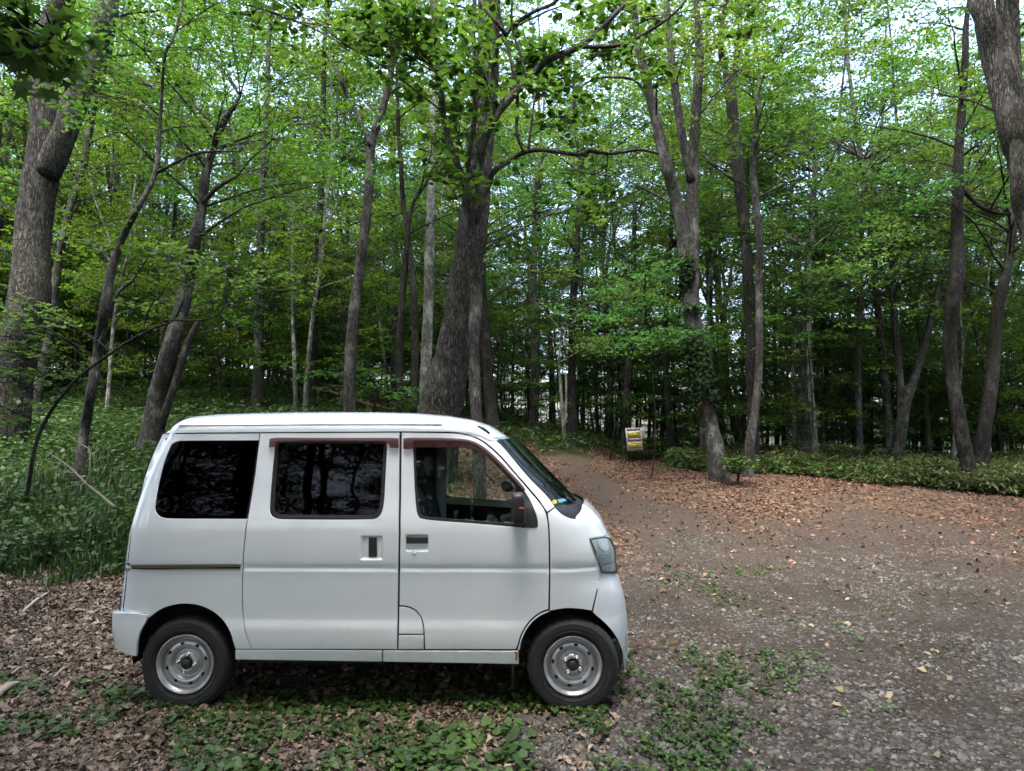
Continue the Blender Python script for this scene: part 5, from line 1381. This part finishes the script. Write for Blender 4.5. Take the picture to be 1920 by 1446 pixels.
for k, (x0, z0, far_) in enumerate(((xr, zr_, 0), (xw, zw, 0), (xr, zr_, 1), (xw, zw, 1))):
    e = empty('wheel', (x0, .030 if not far_ else VW - .030, RT - .008)); e.parent = van
    e.rotation_euler = (0, -.25 if k else .9, math.pi if far_ else 0)
    ty = link('tyre', TY, e); ri = link('rim', RI, e)
    link('painted_vent_ring', HO, e); link('lug_nut', NU, e); link('hub_cap', CA, e)

# headlight
HL = [(1105, 1010.5), (1120, 1007.5), (1138, 1004.5), (1149, 1012), (1154.5, 1030), (1156.5, 1052), (1157, 1073), (1143, 1075.5), (1128.5, 1075.5), (1124, 1064), (1117.6, 1043), (1110, 1024)]
hl = panel('headlight', HL, simple('lamp_bowl', (.70, .74, .72), .3, 0), yf=nose_y, add=-.001, gap=.001, thick=.02)
panel('lamp_reflector', [(1120, 1014), (1137, 1010), (1141, 1018), (1142, 1032), (1133, 1034), (1125, 1030), (1121, 1022)], simple('lamp_white', (.85, .88, .9), .2), hl, yf=nose_y, add=-.006, gap=0, thick=.004)
panel('indicator_lens', [(1117, 1039), (1140, 1038), (1148, 1041), (1153, 1052), (1154, 1070), (1130, 1072), (1124, 1057)], simple('indicator_grey', (.55, .57, .58), .3, 0), hl, yf=lambda x, z: nose_y(x, z) + .003 * np.sin(np.asarray(z) * 900), add=-.006, gap=0, thick=.003, step=.0025)
panel('lamp_surround', HL, simple('lamp_edge', (.06, .065, .06), .4), hl, yf=nose_y, holes=[[(1109, 1013), (1121, 1010.5), (1137, 1007.5), (1146.5, 1014), (1151.5, 1031), (1153.5, 1052), (1154, 1070.5), (1142, 1072.8), (1130, 1072.8), (1126.5, 1063), (1120.5, 1042), (1113.5, 1024)]], add=-.004, gap=.001, thick=.004)
panel('headlight_lens', HL, G_LENS, hl, yf=nose_y, add=-.010, gap=.001, thick=.008)
# fog on bumper: small rust spot at the sill's front end
panel('rust_patch', [(964, 1222), (970, 1221.5), (971, 1230), (969, 1241), (965, 1238), (967, 1230)], simple('rust', (.28, .15, .05), .9), add=-.0035, gap=0, thick=0, far=False)

# mirror
mr_ = panel('mirror_base', [(984, 926), (990, 930), (1001, 951), (1009, 976), (1008, 988), (1002, 990), (977, 990), (976, 986), (984, 975), (984, 940)], BLACK, fd, add=-.006, gap=0, thick=.02, bev=.003)
mm = MB(); c0 = yl(972, 953, -.085, yoff)
import bmesh
def rounded_block(c, h, taper, n=3, r=.5):
    bm = bmesh.new(); bmesh.ops.create_cube(bm, size=2)
    bmesh.ops.subdivide_edges(bm, edges=bm.edges, cuts=5, use_grid_fill=True)
    V = []
    for v in bm.verts:
        p = np.array(v.co[:]); k = np.abs(p) ** 4; s = (k.sum()) ** (-1 / 4) * max(abs(p)); q = p * s / 1.0
        q = p / max(1e-6, (np.abs(p) ** 5).sum() ** .2)
        q = q * np.array(h); q[0] += taper * q[2]; V.append(q + c)
    F = [[v.index for v in f.verts] for f in bm.faces]; bm.free()
    return np.array(V), np.array(F)
V, Fq = rounded_block(c0, (.043, .075, .097), -.02); mm.add(V, [Fq])
mm.tube([yl(985, 984, -.02, yoff), yl(984, 984, -.05, yoff), c0 + [.02, .03, -.09]], [.016, .016, .022], 8)
mi_ = mm.build('mirror_housing', BLACK, fd[0])
om = MB()
for q in range(6): om.box(c0 + np.array([.012 + q * .0045 - .002, -.0755, .008 - q * .0006]), (.0017, .0012, .007 - .0012 * (q % 2)))
om.build('orange_mark', simple('orange_print', (.65, .12, .03), .5), mi_, smooth=False)
mm = MB(); V, Fq = rounded_block(np.array([c0[0], VW - c0[1], c0[2]]), (.036, .075, .114), -.02); mm.add(V, [Fq]); mm.build('mirror_housing', BLACK, fd[1])

# ---- cabin ----
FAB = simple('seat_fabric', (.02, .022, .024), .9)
def seat(x, y):
    e = empty('seat', (x, y, .62)); e.parent = van
    m = MB(); V, Fq = rounded_block(np.array([.22, 0, .10]), (.25, .24, .09), 0); m.add(V, [Fq]); m.build('seat_cushion', FAB, e)
    m = MB(); V, Fq = rounded_block(np.array([-.06, 0, .44]), (.075, .23, .32), -.22); m.add(V, [Fq]); m.build('backrest', FAB, e)
    m = MB(); V, Fq = rounded_block(np.array([-.15, 0, .79]), (.05, .13, .085), -.15); m.add(V, [Fq]); m.build('headrest', FAB, e)
xs_ = lx_(800)
seat(xs_ - .06, .42); seat(xs_ - .06, VW - .42)
m = MB(); xd = lx_(985)
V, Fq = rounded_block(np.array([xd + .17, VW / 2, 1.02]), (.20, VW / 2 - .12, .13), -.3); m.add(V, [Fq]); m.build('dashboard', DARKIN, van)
m = MB(); th = np.linspace(0, 2 * math.pi, 33)
cx_, cz_ = lx_(948), 1.06
ring = [(cx_ + .10 * math.sin(t) * .9, .40 + .185 * math.cos(t), cz_ + .165 * math.sin(t)) for t in th]
m.tube(ring, .013, 8, cap=False); m.tube([(cx_, .40, cz_), (cx_ + .25, .40, cz_ - .15)], .025, 8); m.tube([ring[0], ring[16]], .012, 6)
m.build('steering_wheel', BLACKR, van)
# round parking mirror stuck inside the far side window
m = MB(); c = vhit(952, 911, 1.20); V, Fq = rounded_block(np.array([c[0], 1.20, c[1]]), (.052, .03, .052), 0); V = np.array([c[0], 1.20, c[1]]) + (lambda D: D / np.linalg.norm(D / [.052, .03, .052], axis=1)[:, None])(V - [c[0], 1.20, c[1]]); m.add(V, [Fq]); m.build('blind_spot_mirror', BLACK, van)
# curtain and bulkhead behind the front seats, cabin lining
def curtain_mat():
    m_, nt, b_, o_ = newmat('curtain_cloth'); b_.inputs['Base Color'].default_value = (.045, .05, .05, 1); b_.inputs['Roughness'].default_value = .9; return m_
rows = []
for z in np.linspace(.75, 1.62, 12):
    rows.append([(xs_ - .22 + .02 * math.sin(t * 46 + z), .10 + (VW - .2) * t, z) for t in np.linspace(0, 1, 120)])
loft('curtain', rows, curtain_mat())
m = MB(); m.box((-1.25, VW / 2, 1.70), (1.0, VW / 2 - .2, .006)); m.build('headliner', simple('headliner_cloth', (.14, .14, .13), .9), van, smooth=False)

# ================= NOTICE BOARD =================
def make_sign():
    d = 21.0
    bl, br = at(1178, 867, d), at(1205, 863, d)
    zg = float(ground_z(bl[0], d)); 
    e = empty('notice_board', ((bl[0] + br[0]) / 2, d, zg)); e.rotation_euler = (0, 0, .12)
    tag(e, 'white notice board on two short legs with purple and yellow bands', 'sign')
    s = d / F_PX                                  # metres per photo pixel there
    W, H = 30 * s, 42.5 * s; z0 = 20.5 * s; T = .03 * 1
    tilt = np.array([-.085, .0])
    def P(a, b, y=0): return np.array([(a - .5) * W - (b) * H * .075 + .0, y, z0 + b * H + (a - .5) * W * .05])
    def quad(mb, a0, b0, a1, b1, y, th=.004, mi=0):
        c = [P(a0, b0, y), P(a1, b0, y), P(a1, b1, y), P(a0, b1, y)]; c2 = [q + [0, th, 0] for q in c]
        mb.add(np.array(c + c2), [[[0, 1, 2, 3], [7, 6, 5, 4], [0, 4, 5, 1], [1, 5, 6, 2], [2, 6, 7, 3], [3, 7, 4, 0]]], mi)
    m = MB(); quad(m, 0, 0, 1, 1, 0, .03); m.build('board', simple('sign_white', (.78, .80, .82), .5), e, smooth=False)
    leg = simple('sign_leg', (.012, .012, .014), .6)
    for a in (.10, .93):
        m = MB(); p = P(a, .05, .03); m.tube([(p[0] + .015, .045, -.25), (p[0], .045, p[2] + .5)], .018, 8); m.build('leg', leg, e)
    purple = simple('sign_purple', (.34, .12, .29), .5); yellow = simple('sign_yellow', (.66, .60, .12), .5); ink = simple('sign_ink', (.03, .03, .025), .6); wt = simple('sign_letter', (.62, .45, .55), .6)
    m = MB(); quad(m, .07, .88, .93, .975, -.005); quad(m, .07, .41, .93, .525, -.005); m.build('heading_band', purple, e, smooth=False)
    m = MB(); quad(m, .09, .56, .92, .82, -.005); quad(m, .09, .11, .92, .36, -.005); m.build('text_panel', yellow, e, smooth=False)
    r = np.random.default_rng(3); m = MB(); mw = MB()
    def glyph(mb, a, b, w, h, y):
        for k in range(int(r.integers(2, 4))):                    # strokes
            bb = b + h * (k + .3) / 4; quad(mb, a, bb, a + w * r.uniform(.6, 1), bb + h * .13, y, .002)
        aa = a + w * r.uniform(.2, .6); quad(mb, aa, b, aa + w * .16, b + h, y, .002)
    for b0, hh, n in ((.895, .065, 9), (.43, .075, 7)):
        for k in range(n): glyph(mw, .16 + k * .68 / n, b0, .05, hh, -.008)
    for (b0, n) in ((.745, 15), (.665, 14), (.585, 5), (.30, 15), (.22, 14), (.135, 11)):
        for k in range(n):
            if r.uniform() < .12: continue
            glyph(m, .12 + k * .052, b0, .04, .05, -.008)
    quad(m, .5, .03, .88, .05, -.004)
    m.build('small_writing', ink, e, smooth=False); mw.build('heading_writing', wt, e, smooth=False)
make_sign()

# ================= LOG RAILING ON THE SLOPE =================
def make_railing():
    wood = simple('weathered_log', (.09, .065, .045), .9)
    for k, (pts, lab) in enumerate((([(596, 741, 20.5), (640, 745, 19.5), (690, 755, 18.5), (740, 757, 18)], 'low weathered log railing across the brown slope above the van roof'),
                      ([(530, 725, 25), (575, 733, 23.5), (620, 735, 22.5), (660, 738, 22)], 'further log railing higher up the brown slope'))):
        W = []
        for u, v, d in pts:
            p = at(u, v, d); p[2] = max(float(ground_z(p[0], p[1])) + .45, 0); W.append(p)
        o = W[0].copy(); e = empty('log_railing', o); tag(e, lab, 'railing')
        for a, b_ in zip(W[:-1], W[1:]):
            for dz in (0, -.28):
                m = MB(); m.tube([a - o + [0, 0, dz], (a + b_) / 2 - o + [0, 0, dz + .015], b_ - o + [0, 0, dz]], .035, 7); m.build('rail', wood, e)
        for a in W:
            m = MB(); m.tube([a - o + [0, .03, -.75], a - o + [0, .03, .1]], .045, 8); m.build('post', wood, e)
make_railing()

# ================= DEAD WOOD =================
DW = simple('dead_wood', (.10, .085, .065), .9); DWP = simple('bleached_wood', (.34, .30, .24), .85)
def branch(name, label, cat, pts, r, mat, forks=()):
    P = []
    for (u, v, d) in pts: P.append(at(u, v, d))
    P, R = smooth_path(P, r, 4); o = P[0].copy(); e = MB(); e.tube(P - o, R, 7)
    for f, fr in forks:
        Q, RR = smooth_path([at(*q) for q in f], fr, 3); e.tube(Q - o, RR, 6)
    ob = e.build(name, mat, None, loc=tuple(o)); tag(ob, label, cat)
branch('fallen_branch', 'broken dark branch sticking up out of the grass beside the van tail', 'branch',
  [(216, 952, 7.6), (190, 930, 7.8), (165, 910, 7.9), (143, 888, 8.1), (120, 868, 8.3), (85, 845, 8.6)], [.018, .016, .014, .011, .008, .004], DW,
  [([(165, 910, 7.9), (168, 880, 7.9), (168, 845, 8), (150, 832, 8.1), (128, 815, 8.2), (122, 800, 8.2)], [.010, .009, .008, .007, .006, .003]),
   ([(143, 888, 8.1), (120, 884, 8.2), (102, 884, 8.3)], [.008, .006, .003]), ([(162, 908, 7.9), (125, 915, 8.1), (60, 955, 8.2)], [.007, .006, .003])])
def ground_stick(name, label, u0, v0, u1, v1, r, mat):
    def g(u, v):
        rr = ray(u, v); t = -(CAMZ - .03) / rr[2]; p = np.array([0, 0, CAMZ]) + rr * t; p[2] = float(ground_z(p[0], p[1])) + .03; return p
    a, b_ = g(u0, v0), g(u1, v1); m = MB(); mid = (a + b_) / 2 + [0, .02, .02]
    P, R = smooth_path([a, mid, b_], [r, r * .9, r * .45], 4)
    m.tube(P - a, R * (1 + RNG.normal(0, .06, len(R))), 7); tag(m.build(name, mat, None, loc=tuple(a)), label, 'stick')
ground_stick('stick', 'thick bleached stick at the left edge of the picture', -14, 1308, 34, 1277, .028, DWP)
ground_stick('stick', 'pale splintered stick among the leaves left of the rear bumper', 40, 1163, 88, 1140, .014, DWP)
ground_stick('stick', 'thin straw coloured stick left of the rear wheel', 100, 1270, 126, 1252, .008, DWP)
ground_stick('stick', 'short thin twig near the left edge above the thick bleached stick', 22, 1262, 45, 1252, .008, DWP)
# ================= CAMERA, LIGHT =================
sc = bpy.context.scene
cam = bpy.data.cameras.new('camera'); co = bpy.data.objects.new('camera', cam); col.objects.link(co)
cam.sensor_width = 36; cam.lens = 36 * F_PX / 1920; cam.clip_end = 2000; cam.clip_start = .05
co.location = (0, 0, CAMZ); co.rotation_euler = (math.pi / 2 + PITCH, 0, 0)
sc.camera = co
w = bpy.data.worlds.new('World'); sc.world = w; w.use_nodes = True
nt = w.node_tree; bg = nt.nodes['Background']
sky = nt.nodes.new('ShaderNodeTexSky'); sky.sky_type = 'NISHITA'; sky.sun_disc = False
SUN_EL, SUN_AZ = math.radians(68), math.radians(200)
sky.sun_elevation = SUN_EL; sky.sun_rotation = SUN_AZ; sky.dust_density = 5; sky.air_density = 1.0; sky.ozone_density = 1.0
nt.links.new(sky.outputs[0], bg.inputs['Color']); bg.inputs['Strength'].default_value = .15
sl = bpy.data.lights.new('sun', 'SUN'); sl.energy = .7; sl.angle = math.radians(40); sl.color = (1, .97, .93)
so = bpy.data.objects.new('sun', sl); col.objects.link(so)
dv = Vector((math.sin(SUN_AZ) * math.cos(SUN_EL), math.cos(SUN_AZ) * math.cos(SUN_EL), math.sin(SUN_EL)))
so.rotation_euler = dv.to_track_quat('Z', 'Y').to_euler(); so.location = dv * 30
sc.view_settings.view_transform = 'Standard'; sc.view_settings.look = 'None'; sc.view_settings.gamma = 1
sc.view_settings.use_curve_mapping = False
sc.view_settings.exposure = 3.15
c = sc.cycles
c.max_bounces = 8; c.diffuse_bounces = 4; c.transmission_bounces = 6; c.transparent_max_bounces = 8; c.glossy_bounces = 3
c.use_denoising = True; c.caustics_reflective = False; c.caustics_refractive = False
c.sample_clamp_indirect = 6
sc.render.use_persistent_data = False
